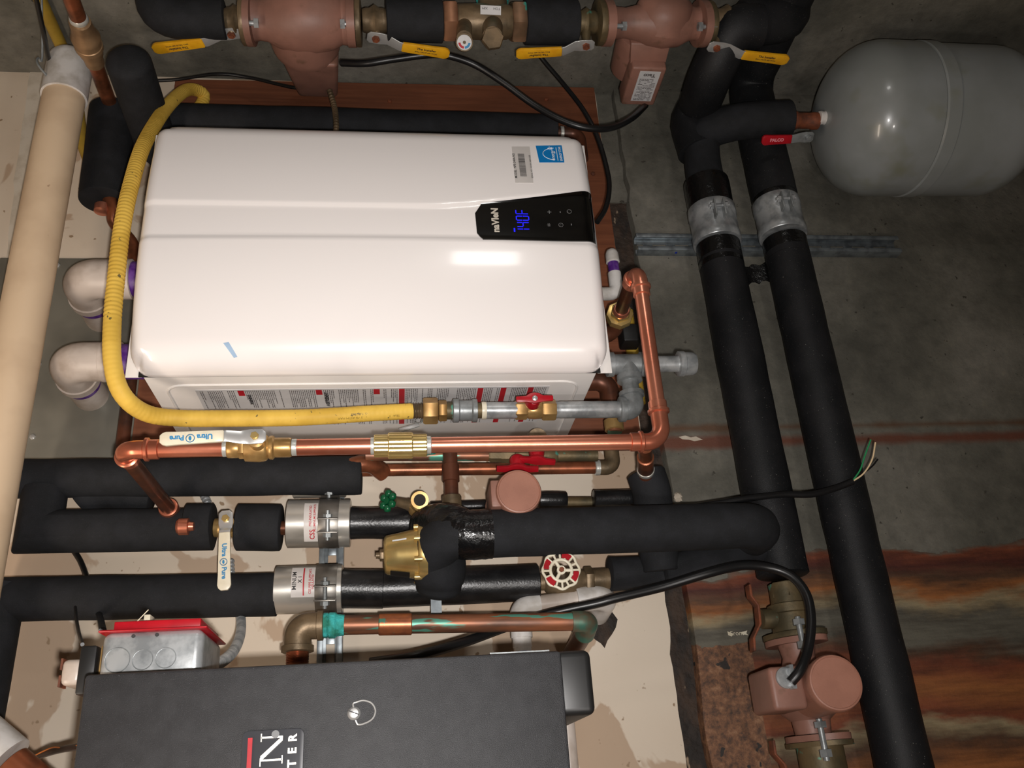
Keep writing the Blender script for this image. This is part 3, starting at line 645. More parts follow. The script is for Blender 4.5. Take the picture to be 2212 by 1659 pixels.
b = MB(); ze = at(1468, 783, 1.30).z; lathe(b, (pt.x, 1.30, zt1), -Z_, [(0, rg), (zt1-ze, rg)], 28); emit('drip_leg', b, GALV, GL)
b = MB(); ze2 = at(1503, 783, 1.30).z; lathe(b, (pt.x, 1.30, ze+0.004), -Z_, [(0, rg*1.2), (0.001, rg*1.55), (0.010, rg*1.55), (0.011, rg*1.45), (ze-ze2-0.004, rg*1.45), (ze-ze2+0.002, rg*1.25)], 32); emit('cap', b, GALV, GL)
b = MB(); lathe(b, (pt.x, 1.30, HZ0+0.02), -Z_, [(0, rg), (HZ0+0.02-zt0, rg)], 28); emit('nipple', b, GALVD, GL)
# ================================================================== lever handles
def lever(parent, S_, E_, n, w_, gripmat, metal=CHROME, jog=0.014, split=0.3, txt=None, tmat=INK, tflip=1, tsize=0.008, nut=BRASS, jogpos=0.16):
    S_ = V(S_); n = V(n).normalized(); d = V(E_) - S_; d = d - n*d.dot(n); L = d.length; d.normalize(); s_ = n.cross(d)
    def rib(b, st, th):
        vs = []; fs = []
        for (a, o, h) in st:
            p = S_ + d*a*L + n*o
            vs += [p - s_*h - n*th/2, p + s_*h - n*th/2, p + s_*h + n*th/2, p - s_*h + n*th/2]
        for i in range(len(st)-1):
            for k in range(4): k2 = (k+1) % 4; fs.append((i*4+k, i*4+k2, (i+1)*4+k2, (i+1)*4+k))
        fs += [(3,2,1,0), tuple((len(st)-1)*4+k for k in range(4))]; b.add(vs, fs)
    w0 = w_/2
    b = MB(); rib(b, [(-0.12, 0, w0*0.6), (-0.08, 0, w0*1.05), (0.06, 0, w0*1.1), (jogpos, 0, w0*0.95), (split-0.04, jog, w0*0.85), (split+0.04, jog, w0*0.8)], 0.0026)
    h = emit('lever', b, metal, parent, bevel=0.0008)
    b = MB(); rib(b, [(split-0.01, jog-0.0008, w0*0.72), (split, jog, w0*0.82), (split+0.1, jog, w0*0.85), (0.8, jog, w0*0.92), (0.93, jog, w0*1.0), (0.97, jog, w0*0.85), (1.0, jog, w0*0.5)], 0.0062)
    g = emit('grip', b, gripmat, h, bevel=0.0016)
    b = MB(); lathe(b, S_ + n*0.001, n, [(0, w0*0.62), (0.005, w0*0.6)], 6); lathe(b, S_ - n*0.012, n, [(0, 0.005), (0.020, 0.0042)], 16); emit('stem_nut', b, nut, parent)
    if txt:
        c = S_ + d*L*(split+1)/2 + n*(jog+0.0034)
        for t, dy, sz, bo_ in txt:
            b = MB(); text(b, t, sz, (lambda dy_: (lambda x, y: plane_map(c, d*tflip, n.cross(d*tflip))(x, y+dy_)))(dy), bo_); emit('lever_print', b, tmat, g)
    return h
# ================================================================== front copper loop
RC = Run(1.17, (270, 972), (1410, 954)); rc = 0.0113
CP = thing('copper_pipe_loop', 'bright copper pipe loop crossing in front of the heater with pressed elbows', 'pipe', RC(1200))
zl, zr = RC(262).z, RC(1432).z; xL = RC(262).x; xR = RC(1432).x
topx = at(1392, 585, 1.17).x
for st_ in ([(300, 36), (500, 36)], [(635, 36), (812, 36)], [(925, 35), (1400, 34.5)]): b = MB(); RC.prof(b, st_); emit('pipe', b, COPPER, CP)
b = MB(); lathe(b, (xR, 1.17, zr), X_, [(0.03, rc), (topx-xR-0.02, rc)], 28); emit('riser', b, COPPER, CP)
def press_elbow(parent, A, c, B_, r, fr, mat=COPPER, beads=True):
    A, c, B_ = V(A), V(c), V(B_); b = MB(); tube(b, fillet([A, c, B_], fr, 14), r*1.12, 32)
    for e, f_ in ((A, c), (B_, c)):
        d = (f_-e).normalized(); lathe(b, e, d, [(-0.001, r*1.02), (0, r*1.2), (0.012, r*1.2)], 32)
        if beads: lathe(b, e, d, [(0.011, r*1.15), (0.013, r*1.42), (0.017, r*1.42), (0.019, r*1.12)], 32)
    return emit('elbow', b, mat, parent)
press_elbow(CP, (xR, 1.17, zr+0.048), (xR, 1.17, zr), (xR+0.062, 1.17, zr), rc, 0.045)
press_elbow(CP, (topx-0.045, 1.17, zr), (topx, 1.17, zr), (topx, 1.212, zr+0.003), rc, 0.03)
press_elbow(CP, (xL, 1.17, zl-0.048), (xL, 1.17, zl), (xL+0.001, 1.212, zl), rc, 0.032)
b = MB(); lathe(b, (xL, 1.20, zl), (0.01, 1, 0), [(0, rc), (0.25, rc)], 28); emit('pipe', b, COPPERB, CP)
b = MB(); lathe(b, (xL+0.003, 1.435, zl), Y_, [(0, rc*1.02), (0.001, rc*1.3), (0.006, rc*1.42), (0.010, rc*1.3), (0.025, rc*1.3)], 28); emit('collar', b, COPPER, CP)
b = MB(); lathe(b, at(382, 1138, 1.43), -Z_, [(0, 0.010), (0.004, 0.0135), (0.018, 0.0135), (0.019, 0.008), (0.026, 0.007)], 20); emit('fitting', b, COPPER, CP)
un = at(1340, 676, 1.33)
b = MB(); lathe(b, (topx, 1.205, zr+0.003), (un.x-topx, un.y-1.205, un.z-zr-0.003), [(0, rc), ((un - V((topx, 1.205, zr+0.003))).length-0.01, rc)], 28); emit('pipe', b, COPPERB, CP)
for px, w_ in ((636, 37), (487, 37), (925, 39), (806, 38)):
    b = MB(); RC.prof(b, [(px-6, 34), (px-5, w_), (px+5, w_), (px+7, 34)]); emit('solder_ring', b, SOLDER, CP)
UN = thing('brass_union', 'shiny brass union nut under the bottom corner of the white heater', 'fitting', un)
dirn = (un - V((topx, 1.205, zr))).normalized()
b = MB(); lathe(b, un - dirn*0.018, dirn, [(0, rc*1.15), (0.004, rc*1.3), (0.012, rc*1.3)], 28); emit('copper_adapter', b, COPPER, UN)
b = MB(); lathe(b, un - dirn*0.008, dirn, [(0, 0.0165), (0.002, 0.018), (0.010, 0.018), (0.011, 0.016)], 6); emit('nut', b, BRASSB, UN)
b = MB(); lathe(b, un + dirn*0.002, dirn, [(0, 0.018), (0.001, 0.0235), (0.010, 0.0245), (0.016, 0.0245), (0.017, 0.018)], 8); emit('collar', b, BRASSB, UN)
b = MB(); tube(b, fillet([un + dirn*0.015, un + V((-0.012, 0.06, 0.0)), un + V((-0.02, 0.07, 0.09))], 0.03), 0.0135, 24); emit('elbow', b, COPPERB, UN)
# the ball valve with the long white lever
BV = thing('ball_valve', 'brass ball valve with a long white lever on the bright copper pipe', 'valve', RC(560), 'brass valves with white levers')
b = MB(); RC.prof(b, [(491, 40), (494, 43), (514, 43), (518, 40)]); RC.hex(b, 516, 534, 47); RC.prof(b, [(528, 46), (530, 58), (542, 60), (560, 62), (574, 58), (578, 52), (580, 46), (584, 52), (590, 52), (594, 43), (626, 43), (630, 40)]); emit('body', b, BRASS, BV)
sp = at(551, 943, 1.128); lathe(b2 := MB(), sp + Y_*0.03, -Y_, [(0, 0.0105), (0.018, 0.0105), (0.019, 0.007), (0.028, 0.007)], 20); emit('stem', b2, BRASS, BV)
lever(BV, sp, at(344, 948, 1.115), (-0.10, -1, 0), 0.0185, WVINYL, jog=0.010, split=0.33, txt=[('Ultra      Pure', 0.0, 0.0095, 0.0004)], tmat=BLUEINK, tflip=1, nut=BRASSB)
def droplet(px, py, Y, n, parent_name, r=0.0052):
    p = at(px, py, Y); b = MB(); u = n[0]; v_ = n[1]
    tube(b, [p + V(u)*math.cos(a*math.pi/9)*r + V(v_)*math.sin(a*math.pi/9)*r for a in range(19)], 0.0005, 6)
    q_ = [p + V(u)*math.sin(a*math.pi/8)*r*0.45*(1 - 0.5*(a/16)) + V(v_)*math.cos(a*math.pi/8)*r*0.6 for a in range(16)]; b.add(q_, [tuple(range(16))])
    return emit('lever_mark', b, BLUEINK, parent_name)
droplet(411, 947, 1.099, (Z_, X_), BV)
CV = thing('check_valve', 'ribbed brass check valve soldered into the bright copper pipe', 'valve', RC(865))
def ribbed(b, run, a, c, w_, n=16, ribs=18):
    p0 = run(a); p1 = run(c); r = run.r((a+c)/2, w_); vs = []; seg = ribs*4; fs = []
    ax_ = run.d; nn = ax_.orthogonal().normalized(); qq = ax_.cross(nn)
    for p, sc in ((p0, 0.94), (p0.lerp(p1, 0.05), 1), (p0.lerp(p1, 0.95), 1), (p1, 0.94)):
        for k in range(seg):
            a_ = 2*math.pi*k/seg; rr_ = r*sc*(1.0 if k % 4 < 2 else 0.95); vs.append(p + (nn*math.cos(a_) + qq*math.sin(a_))*rr_)
    for i in range(3):
        for k in range(seg): k2 = (k+1) % seg; fs.append((i*seg+k, i*seg+k2, (i+1)*seg+k2, (i+1)*seg+k))
    fs += [tuple(range(seg))[::-1], tuple(3*seg+k for k in range(seg))]; b.add(vs, fs)
b = MB(); ribbed(b, RC, 808, 840, 50, ribs=14); ribbed(b, RC, 838, 892, 58, ribs=14); ribbed(b, RC, 890, 922, 50, ribs=14); emit('body', b, BRASSB, CV, ang=20)
# ================================================================== copper and valves between the loop and the wall
T = thing('copper_branch', 'dull copper pipe running level behind the bright loop to a dark elbow', 'pipe', at(1040, 1014, 1.49))
R2 = Run(1.49, (795, 1016), (1300, 1010)); b = MB(); R2.prof(b, [(780, 27), (1300, 27)]); emit('pipe', b, COPPERD, T)
pz = R2(1325); b = MB(); tube(b, fillet([R2(1290), pz, pz + V((0.05, 0.0, 0.0))], 0.022), 0.0135, 24); emit('elbow', b, BRONZE, T)
b = MB(); ring(b, R2(1290), R2.d, 0.0122, 0.01, 0.002); emit('solder_ring', b, SOLDER, T)
T = thing('green_stained_pipe', 'green stained copper pipe half hidden just behind the bright loop', 'pipe', at(1040, 984, 1.45))
R3 = Run(1.45, (795, 984), (1290, 984)); b = MB(); R3.prof(b, [(790, 24), (1080, 24)]); emit('pipe', b, PATINA, T)
b = MB(); R3.prof(b, [(1055, 26), (1060, 30), (1080, 30), (1084, 34), (1110, 34), (1112, 28), (1150, 28), (1154, 34), (1200, 34), (1204, 28)], 8); emit('valve_body', b, BRONZEG, T)
b = MB(); R3.prof(b, [(1200, 26), (1290, 26)]); emit('pipe', b, BRONZEG, T)
b = MB(); lathe(b, at(915, 965, 1.44), Z_, [(-0.02, 0.014), (0.0, 0.017), (0.03, 0.017), (0.032, 0.012)], 20); emit('fitting', b, VERD, T)
T = thing('pressure_tube', 'dull brown copper tube rising between the foam sleeves under the check valve', 'pipe', at(973, 1040, 1.46))
b = MB(); pA = at(972, 980, 1.44); lathe(b, V((pA.x, 1.44, pA.z)), -X_, [(0, 0.0125), (0.02, 0.0125), (0.021, 0.0145), (0.05, 0.0145), (0.051, 0.012), (0.16, 0.012)], 28); emit('pipe', b, COPPERB, T)
b = MB(); lathe(b, V((pA.x-0.075, 1.44, pA.z)), -X_, [(0, 0.0125), (0.002, 0.0165), (0.05, 0.016), (0.052, 0.013)], 24); emit('corroded_sleeve', b, BRONZE, T)
for k, (px, py, lab, dd, L0) in enumerate(((1118, 1010, 'red butterfly handle on brass valve, directly above the round pump cap', (0.1, 0, -1), 0.070), (1160, 992, 'red butterfly handle on brass valve, partly behind the bright copper pipe', (-0.12, 0, -1), 0.062))):
    c = at(px, py, 1.40); T = thing('drain_valve', lab, 'valve', c, 'red handled service valves')
    b = MB(); lathe(b, c + V((0.004, 0.035, 0)), -Y_, [(0, 0.008), (0.028, 0.006)], 16); emit('stem', b, BRASS, T)
    tee_handle(T, c, (-0.85, -0.5, 0.1), dd, L0, 0.022, screw=False)
# service port behind, pipe ends
T = thing('service_port', 'open brass service port sticking out behind the bright copper pipe', 'fitting', at(1158, 932, 1.42))
b = MB(); c = at(1158, 934, 1.42); lathe(b, c + Y_*0.03, (-0.35, -1, 0.0), [(0, 0.014), (0.03, 0.015), (0.040, 0.0165), (0.044, 0.0165), (0.0441, 0.012)], 28); emit('port', b, BRONZE, T)
T = thing('condensate_elbow', 'dark brown elbow and green stained pipe below the lower heater corner', 'pipe', at(1312, 860, 1.42))
pe1 = at(1303, 845, 1.42); b = MB(); tube(b, fillet([V((pe1.x+0.02, 1.42, HZ0-0.0)), V((pe1.x+0.02, 1.42, pe1.z-0.012)), V((pe1.x-0.045, 1.42, pe1.z-0.012))], 0.026), 0.0175, 28); emit('elbow', b, COPPERB, T)
b = MB(); lathe(b, V((pe1.x-0.025, 1.42, pe1.z-0.012)), -X_, [(0, 0.013), (0.055, 0.013)], 24); emit('pipe', b, PATINA, T)
b = MB(); ring(b, (pe1.x-0.066, 1.42, pe1.z-0.012), X_, 0.0150, 0.020, 0.002); emit('collar', b, BRASS, T)
# yellow tube end and black block below the heater
b = MB(); yp = at(1366, 735, 1.50); path = [V((yp.x+0.07, 1.51, yp.z)), V((yp.x-0.13, 1.51, yp.z))]; pp = resample(path, 0.0022); tube(b, pp, [0.0125*(1 if i % 2 else 0.96) for i in range(len(pp))], 24)
o = emit('gas_tube', b, YHOSED); tag(o, 'short yellow corrugated tube hidden behind the black block below the heater', 'gas tube')
b = MB(); c = at(1360, 728, 1.44); obox(b, c, X_, Y_, Z_, 0.018, 0.02, 0.017); o = emit('black_junction_block', b, BLACKP, bevel=0.003); tag(o, 'small black plastic block on yellow tube below heater corner', 'block')
# white condensate trap pipe with purple band
T = thing('condensate_pipe', 'small white plastic pipe with a purple band under the heater corner', 'pipe', at(1325, 590, 1.40))
zc = at(1327, 590, 1.40).z; xt = at(1325, 540, 1.40).x; xe = at(1325, 635, 1.40).x
b = MB(); lathe(b, (xt, 1.40, zc), -X_, [(0, 0.006), (0.003, 0.010), (0.010, 0.0125), (0.028, 0.013), (0.030, 0.011)], 24); emit('cap', b, PVCW, T)
b = MB(); lathe(b, (xt-0.026, 1.40, zc), -X_, [(0, 0.0105), (0.045, 0.0105)], 24); emit('primer_band', b, PURPLE, T)
b = MB(); tube(b, fillet([V((xt-0.052, 1.40, zc)), V((xe, 1.40, zc)), V((xe, 1.40, zc+0.05))], 0.015), 0.0125, 24); emit('elbow', b, PVCW, T)

# ================================================================== black foam mains on the left wall
YB = 1.475
def RR(px, py, w_, Y=YB): return rad(px, py, Y, w_)
rB1 = RR(500, 1031, 84)
foam('foam_insulation', [at(34,1034,YB), at(782,1027,YB)], rB1, FOAM, 'long black foam sleeve just below the white lever, open copper showing at its end', fr=0.02)
b = MB(); c = at(790, 1003, 1.46); tube(b, fillet([V((at(780,1028,YB).x+0.01, 1.46, c.z+0.03)), V((c.x+0.005, 1.46, c.z-0.004)), V((c.x-0.006, 1.49, c.z-0.03))], 0.02), 0.0155, 24); o = emit('copper_stub', b, COPPERD); tag(o, 'copper stub poking from the end of the upper long foam sleeve', 'pipe')
rB2 = RR(250, 1147, 92)
b = MB(); cK = at(84, 1148, YB); pB = at(460, 1143, YB); pT = V((at(85, 1058, YB).x, YB, cK.z)); n_ = 40; vs = []; fs = []
for c_, u_ in ((pB, -X_), (cK, Z_ - X_), (pT, Z_)):      # mitred corner
    for k in range(n_): a = 2*math.pi*k/n_; vs.append(c_ + u_*rB2*math.cos(a) + Y_*rB2*math.sin(a))
for i in range(2):
    for k in range(n_): k2 = (k+1) % n_; fs.append((i*n_+k, i*n_+k2, (i+1)*n_+k2, (i+1)*n_+k))
fs += [tuple(range(n_))[::-1], tuple(2*n_+k for k in range(n_))]; b.add(vs, fs)
o = emit('foam_insulation', b, FOAM); tag(o, 'black foam sleeve with a sharp corner where the dark copper pipe meets it', 'pipe insulation')
foam('foam_insulation', [at(402, 1138, YB), at(462, 1137, YB)], RR(430, 1138, 92)*1.08, FOAM, 'short wider foam collar between the copper tee and the upright white lever')
foam('foam_insulation', [at(512, 1139, YB), at(608, 1140, YB)], RR(560, 1140, 100), FOAM, 'loose short foam sleeve between the upright white lever and the aluminium clamp')
b = MB(); RV = Run(YB, (440, 1140), (640, 1141)); RV.prof(b, [(455, 30), (640, 30)]); o = emit('copper_stub', b, COPPERD); tag(o, 'short copper pipe showing at the mouth of the upper aluminium clamp', 'pipe')
BV2 = thing('ball_valve', 'brass ball valve with a white lever pointing away from the heater', 'valve', RV(486), 'brass valves with white levers')
b = MB(); RV.prof(b, [(462, 34), (464, 40), (474, 42), (486, 46), (500, 42), (508, 40), (510, 34)]); emit('body', b, BRASS, BV2)
sp = at(488, 1121, 1.42); lathe(b2 := MB(), sp + Y_*0.045, -Y_, [(0, 0.010), (0.03, 0.010), (0.031, 0.007), (0.043, 0.007)], 20); emit('stem', b2, BRASS, BV2)
lever(BV2, sp, at(482, 1273, 1.405), (-0.04, -1, 0), 0.0205, WVINYL, jog=0.010, split=0.22, txt=[('Ultra      Pure', 0.0, 0.0098, 0.0004)], tmat=BLUEINK, tflip=1, nut=BRASSB, jogpos=0.13)
droplet(483, 1214, 1.389, (Z_, X_), BV2)
rB3 = RR(300, 1290, 94)
foam('foam_insulation', [at(-60, 1296, YB), at(600, 1284, YB)], rB3, FOAM, 'lowest long black foam sleeve, passing under the upright white lever')
foam('foam_insulation', [V((at(8,1290,YB).x+0.02, YB, at(-2,1296,YB).z)), V((at(8,1290,YB).x-0.4, YB, at(-6,1296,YB).z))], rB3*1.04, FOAM, 'black foam sleeve running out of the picture at the lower left corner')
foam('foam_insulation', [V((at(80,1085,1.51).x, 1.51, at(180,1085,1.51).z)), at(220, 1052, 1.50), V((at(300,1085,1.51).x+0.01, 1.51, at(330,1085,1.51).z))], 0.034, FOAM, 'dark sagging foam piece tucked behind the upper long sleeve', fr=0.03)

# aluminium clamps on a strut channel
def strut(name, x0, x1, z, along_x, lab, Y=1.56, hw=0.0206, slots=None, dep=0.021):
    # three sided channel, open side to the camera; runs along X (along_x) or along Z
    T = None; b = MB(); t = 0.0025
    def bx_(a0, a1, c0, c1, y0, y1):
        if along_x: box(b, (a0, y0, c0), (a1, y1, c1))
        else: box(b, (c0, y0, a0), (c1, y1, a1))
    bx_(x0, x1, z-hw, z-hw+t, Y-dep, Y); bx_(x0, x1, z+hw-t, z+hw, Y-dep, Y)
    bx_(x0, x1, z-hw, z-hw+0.0095, Y-dep-t, Y-dep); bx_(x0, x1, z+hw-0.0095, z+hw, Y-dep-t, Y-dep)
    bx_(x0, x1, z-hw+t, z-0.007, Y-t, Y); bx_(x0, x1, z+0.007, z+hw-t, Y-t, Y)      # back web with slots
    p = x0
    while p < x1: bx_(p, min(p+0.020, x1), z-0.007, z+0.007, Y-t, Y); p += 0.05
    o = emit(name, b, STEELZ, bevel=0.0005); return tag(o, lab, 'strut')
zs = at(716, 1300, 1.56).z
strut('strut_channel', at(712, 1600, 1.56).x, at(715, 1040, 1.56).x, zs, True, 'upright slotted steel strut on the plaster wall behind the aluminium clamps')
def clamp(T, run, p0, p1, w_, q0, q1, lab_fn, sleeve=ALU):
    b = MB(); run.prof(b, [(p0, w_*0.96), (p0+1, w_), (p1-1, w_), (p1, w_*0.96)], 56); emit('sleeve', b, sleeve, T)
    b = MB(); run.prof(b, [(q0, w_*1.03), (q0+0.5, w_*1.035), (q1-0.5, w_*1.035), (q1, w_*1.03)], 56); emit('strap', b, ALUD, T)
    c = run((q0+q1)/2); r = run.r((q0+q1)/2, w_)*1.035; o1 = V((-0.35, -1, 0)).normalized(); tz = run.d.cross(o1)
    for s_ in (-1, 1):
        b = MB(); obox(b, c + o1*(r+0.008) + tz*s_*0.011, o1, run.d, tz, 0.010, run.r(q0, (q1-q0)*0.98), 0.0011); emit('strap_ear', b, ALUD, T, bevel=0.0006)
    b = MB(); lathe(b, c + o1*(r+0.009) - tz*0.024, tz, [(0, 0.0035), (0.048, 0.0035)], 12); lathe(b, c + o1*(r+0.009) + tz*0.012, tz, [(0, 0.0075), (0.007, 0.0075)], 6); lathe(b, c + o1*(r+0.009) - tz*0.018, tz, [(0, 0.0075), (0.005, 0.0075)], 6); emit('bolt', b, GALVD, T)
RD = Run(YB, (620, 1132), (770, 1130)); RE = Run(YB, (595, 1275), (745, 1271))
C1 = thing('pipe_clamp', 'upper aluminium pipe clamp with red lettered sticker beside the loose foam sleeve', 'pipe clamp', RD(700), 'aluminium clamps on the upright strut')
clamp(C1, RD, 622, 758, 103, 691, 734, None)
C2 = thing('pipe_clamp', 'lower aluminium pipe clamp above the green stained fitting', 'pipe clamp', RE(690), 'aluminium clamps on the upright strut')
clamp(C2, RE, 596, 740, 102, 684, 730, None)
def wrap_label(parent, run, px0, px1, w_, a0, a1, mat=LABELB, name='sticker', off=0.0005):
    # a patch on the sleeve between two angles measured from straight at the room
    r = run.r((px0+px1)/2, w_) + off; p0, p1 = run(px0), run(px1); b = MB(); n = 14; vs = []
    for p in (p0, p1):
        for k in range(n+1):
            a = math.radians(a0 + (a1-a0)*k/n); vs.append(p + (X_*math.sin(a) - Y_*math.cos(a))*r)
    fs = [(k, k+1, n+1+k+1, n+1+k) for k in range(n)]; b.add(vs, fs); return emit(name, b, mat, parent)
wrap_label(C1, RD, 661, 690, 103, -62, 40); wrap_label(C2, RE, 634, 684, 102, -30, 50)
def cyl_text(parent, s_, run, px, w_, ang, size, mat, bold=0.0002, along_pipe=False, dy=0):
    r = run.r(px, w_) + 0.0009; a = math.radians(ang); p = run(px)
    def f(x, y):
        # text reads round the pipe (towards +X), letters stand along +Z
        if along_pipe: aa = a - y/r; return p + Z_*x*-1 + (X_*math.sin(aa) - Y_*math.cos(aa))*r
        aa = a + x/r; return p + Z_*(y+dy) + (X_*math.sin(aa) - Y_*math.cos(aa))*r
    b = MB(); text(b, s_, size, f, bold); return emit('sticker_text', b, mat, parent)
cyl_text(C1, 'CSS', RD, 679, 103, -42, 0.011, REDINK); cyl_text(C1, 'PRE-INSULATED', RD, 675, 103, 4, 0.0052, REDINK, 0.0001); cyl_text(C1, 'ALUMINUM SUPPORTS', RD, 684, 103, 0, 0.0048, REDINK, 0.0001)
cyl_text(C2, 'MINUM', RE, 641, 102, 10, 0.0095, INK, 0.0001, False); cyl_text(C2, 'X 1', RE, 653, 102, 12, 0.008, INK); cyl_text(C2, 'CSS PIPE SUPPORTS', RE, 674, 102, 10, 0.0052, REDINK, 0.0001); cyl_text(C2, 'INSULATED', RE, 680, 102, 6, 0.0048, REDINK, 0.0001)
b = MB(); 
for k in range(1): pass
wrap_label(C2, RE, 659, 662, 102.6, -26, 46, REDINK, 'red_line', 0.0008)
# a third clamp half hidden under the long foam
C3 = thing('pipe_clamp', 'clamp half hidden behind the uppermost long foam sleeve', 'pipe clamp', at(690, 1050, 1.50), 'aluminium clamps on the upright strut')
RF = Run(1.50, (620, 1046), (770, 1042)); clamp(C3, RF, 634, 748, 62, 694, 734, None)

# black pipes right of the clamps
FD = foam('damp_foam', [RD(757), at(915, 1129, YB)], RR(820, 1130, 70), RUBBER, 'shiny black sleeve between the upper clamp and the brass pressure regulator', wob=0.002)
foam('damp_foam', [RE(738), at(830, 1272, YB)], RR(780, 1270, 84), RUBBER, 'shiny black sleeve just right of the lower aluminium clamp')
foam('damp_foam', [at(825, 1272, YB), at(1163, 1258, YB)], RR(1000, 1264, 80), RUBBER, 'wide black sleeve ending at the valve with the red and white wheel')
foam('damp_foam', [at(930, 1096, 1.50), at(1050, 1092, 1.50)], RR(990, 1090, 26, 1.50), RUBBER, 'thin black sleeve peeking out above the big taped foam elbow')
foam('damp_foam', [at(1165, 1080, 1.49), at(1224, 1080, 1.49)], RR(1200, 1080, 36, 1.49), RUBBER, 'short black sleeve right beside the round pump cap')
foam('damp_foam', [at(1282, 1078, 1.47), at(1370, 1076, 1.47)], RR(1320, 1080, 40, 1.47), RUBBER, 'short black sleeve joining the upright foam tee below the copper loop')
b = MB(); Run(1.49, (1210, 1085), (1300, 1085)).prof(b, [(1205, 24), (1300, 24)]); o = emit('pipe_nipple', b, BRONZEG); tag(o, 'brownish pipe nipple between the two short black sleeves', 'pipe')
# upright foam tee, drop from the copper loop
xr = at(1397, 1010, 1.42); pz1 = at(1440, 1235, 1.46)
foam('foam_insulation', [at(1395, 1022, 1.42), at(1408, 1060, 1.42), at(1416, 1140, 1.43), at(1428, 1235, 1.44)], RR(1410, 1090, 84, 1.43), FOAM, 'upright black foam sleeve crossing behind the big level sleeve', fr=0.01)
foam('foam_insulation', [at(1316, 1240, 1.46), at(1436, 1236, 1.46)], RR(1380, 1240, 74, 1.46), FOAM, 'black foam sleeve right of the old brass gate valve')
foam('foam_insulation', [at(1430, 1235, 1.44), at(1560, 1205, 1.44), at(1640, 1190, 1.45)], RR(1530, 1210, 66, 1.44), FOAM, 'curved black foam piece under the big sleeve, meeting the floor side main', fr=0.05)
T = thing('copper_tee_drop', 'short soldered copper drop between the bright loop and the upright foam', 'pipe', at(1393, 1000, 1.30))
b = MB(); pq = at(1394, 965, 1.25); pq2 = at(1395, 1030, 1.40); lathe(b, pq, pq2-pq, [(0, 0.0112), (0.05, 0.0112), (0.051, 0.0135), (0.11, 0.0135), (0.111, 0.0112), ((pq2-pq).length, 0.0112)], 24); emit('pipe', b, COPPERD, T)
b = MB(); lathe(b, pq, pq2-pq, [(0.110, 0.0115), (0.112, 0.0145), (0.122, 0.0145), (0.124, 0.0115)], 24); emit('solder_ring', b, SOLDER, T)

# ================================================================== pressure regulator
RP = Run(1.40, (815, 1200), (1000, 1192))
PR = thing('pressure_regulator', 'dome shaped brass pressure regulator with bolted rim, half under black insulation', 'regulator', RP(870))
b = MB(); RP.prof(b, [(829, 60), (831, 76), (836, 84), (860, 92), (890, 104), (902, 108), (904, 124), (912, 128), (922, 128)], 48); emit('bell', b, BRASSB, PR)
b = MB(); RP.prof(b, [(812, 14), (826, 14)], 14); RP.hex(b, 820, 832, 26); emit('adjusting_bolt', b, BRONZE, PR)
for k in range(8):
    a = 2*math.pi*k/8 + 0.35; r = RP.r(908, 116); p = RP(905) + (X_*math.cos(a) + Y_*math.sin(a))*r
    b = MB(); lathe(b, p + Z_*0.008, -Z_, [(0, 0.0045), (0.006, 0.005), (0.012, 0.005)], 10); emit('rim_bolt', b, BRASSB, PR)
b = MB(); 
def dome_patch(px0, px1, wa, wb, a0, a1, mat, nm):
    vs = []; n = 10; bb = MB()
    for px, w_ in ((px0, wa), (px1, wb)):
        r = RP.r(px, w_) + 0.0008
        for k in range(n+1):
            a = math.radians(a0 + (a1-a0)*k/n); vs.append(RP(px) + (X_*math.sin(a) - Y_*math.cos(a))*r)
    bb.add(vs, [(k, k+1, n+2+k, n+1+k) for k in range(n)]); return emit(nm, bb, mat, PR)
dome_patch(848, 878, 88, 98, 24, 29, WP, 'white_tag'); dome_patch(843, 884, 86, 101, -92, -62, BLACKP, 'black_tag')
b = MB(); pc = at(945, 1215, 1.42)
bodyp = [at(930, 1130, 1.42), at(940, 1180, 1.41), at(948, 1230, 1.41), at(948, 1262, 1.42), at(946, 1288, 1.43)]
sm = smooth(bodyp, 6); n_ = len(sm)
tube(b, sm, [0.034 + 0.010*math.sin(math.pi*min(1, i/(n_*0.8))) if i < n_*0.8 else 0.036*math.cos((i-n_*0.8)/(n_*0.2)*1.25) for i in range(n_)], 36); emit('insulated_body', b, FOAM, PR, ang=60)
b = MB(); pc = at(940, 1290, 1.44); obox(b, at(942, 1305, 1.45), X_, Y_, Z_, 0.022, 0.006, 0.0085); emit('support_bar', b, STEELZ, PR)
# the big level sleeve with taped elbow
RBG = rad(1300, 1145, 1.36, 101)
zb0, zb1 = at(975, 1143, 1.36).z, at(1655, 1145, 1.36).z; xg = at(1300, 1145, 1.36).x
foam('foam_insulation', [V((xg-0.03, 1.40, zb0+0.03)), V((xg, 1.36, zb0+0.015)), V((xg, 1.36, zb1)), V((xg+0.002, 1.45, zb1))], RBG, FOAM, 'big level black foam sleeve in front of the other pipes, rounded end at right', fr=0.045)
b = MB(); path = smooth([at(925, 1150, 1.42), at(945, 1140, 1.40), at(975, 1142, 1.37), V((xg, 1.36, zb0-0.02)), V((xg, 1.36, zb0-0.062))], 8)
rs = [RBG*(1.02 + 0.035*abs(math.sin(i*1.1))) for i in range(len(path))]; tube(b, path, rs, 32); o = emit('tape_wrap', b, TAPE, ang=25); tag(o, 'creased shiny black tape wrapped round the big foam elbow by the regulator', 'tape')
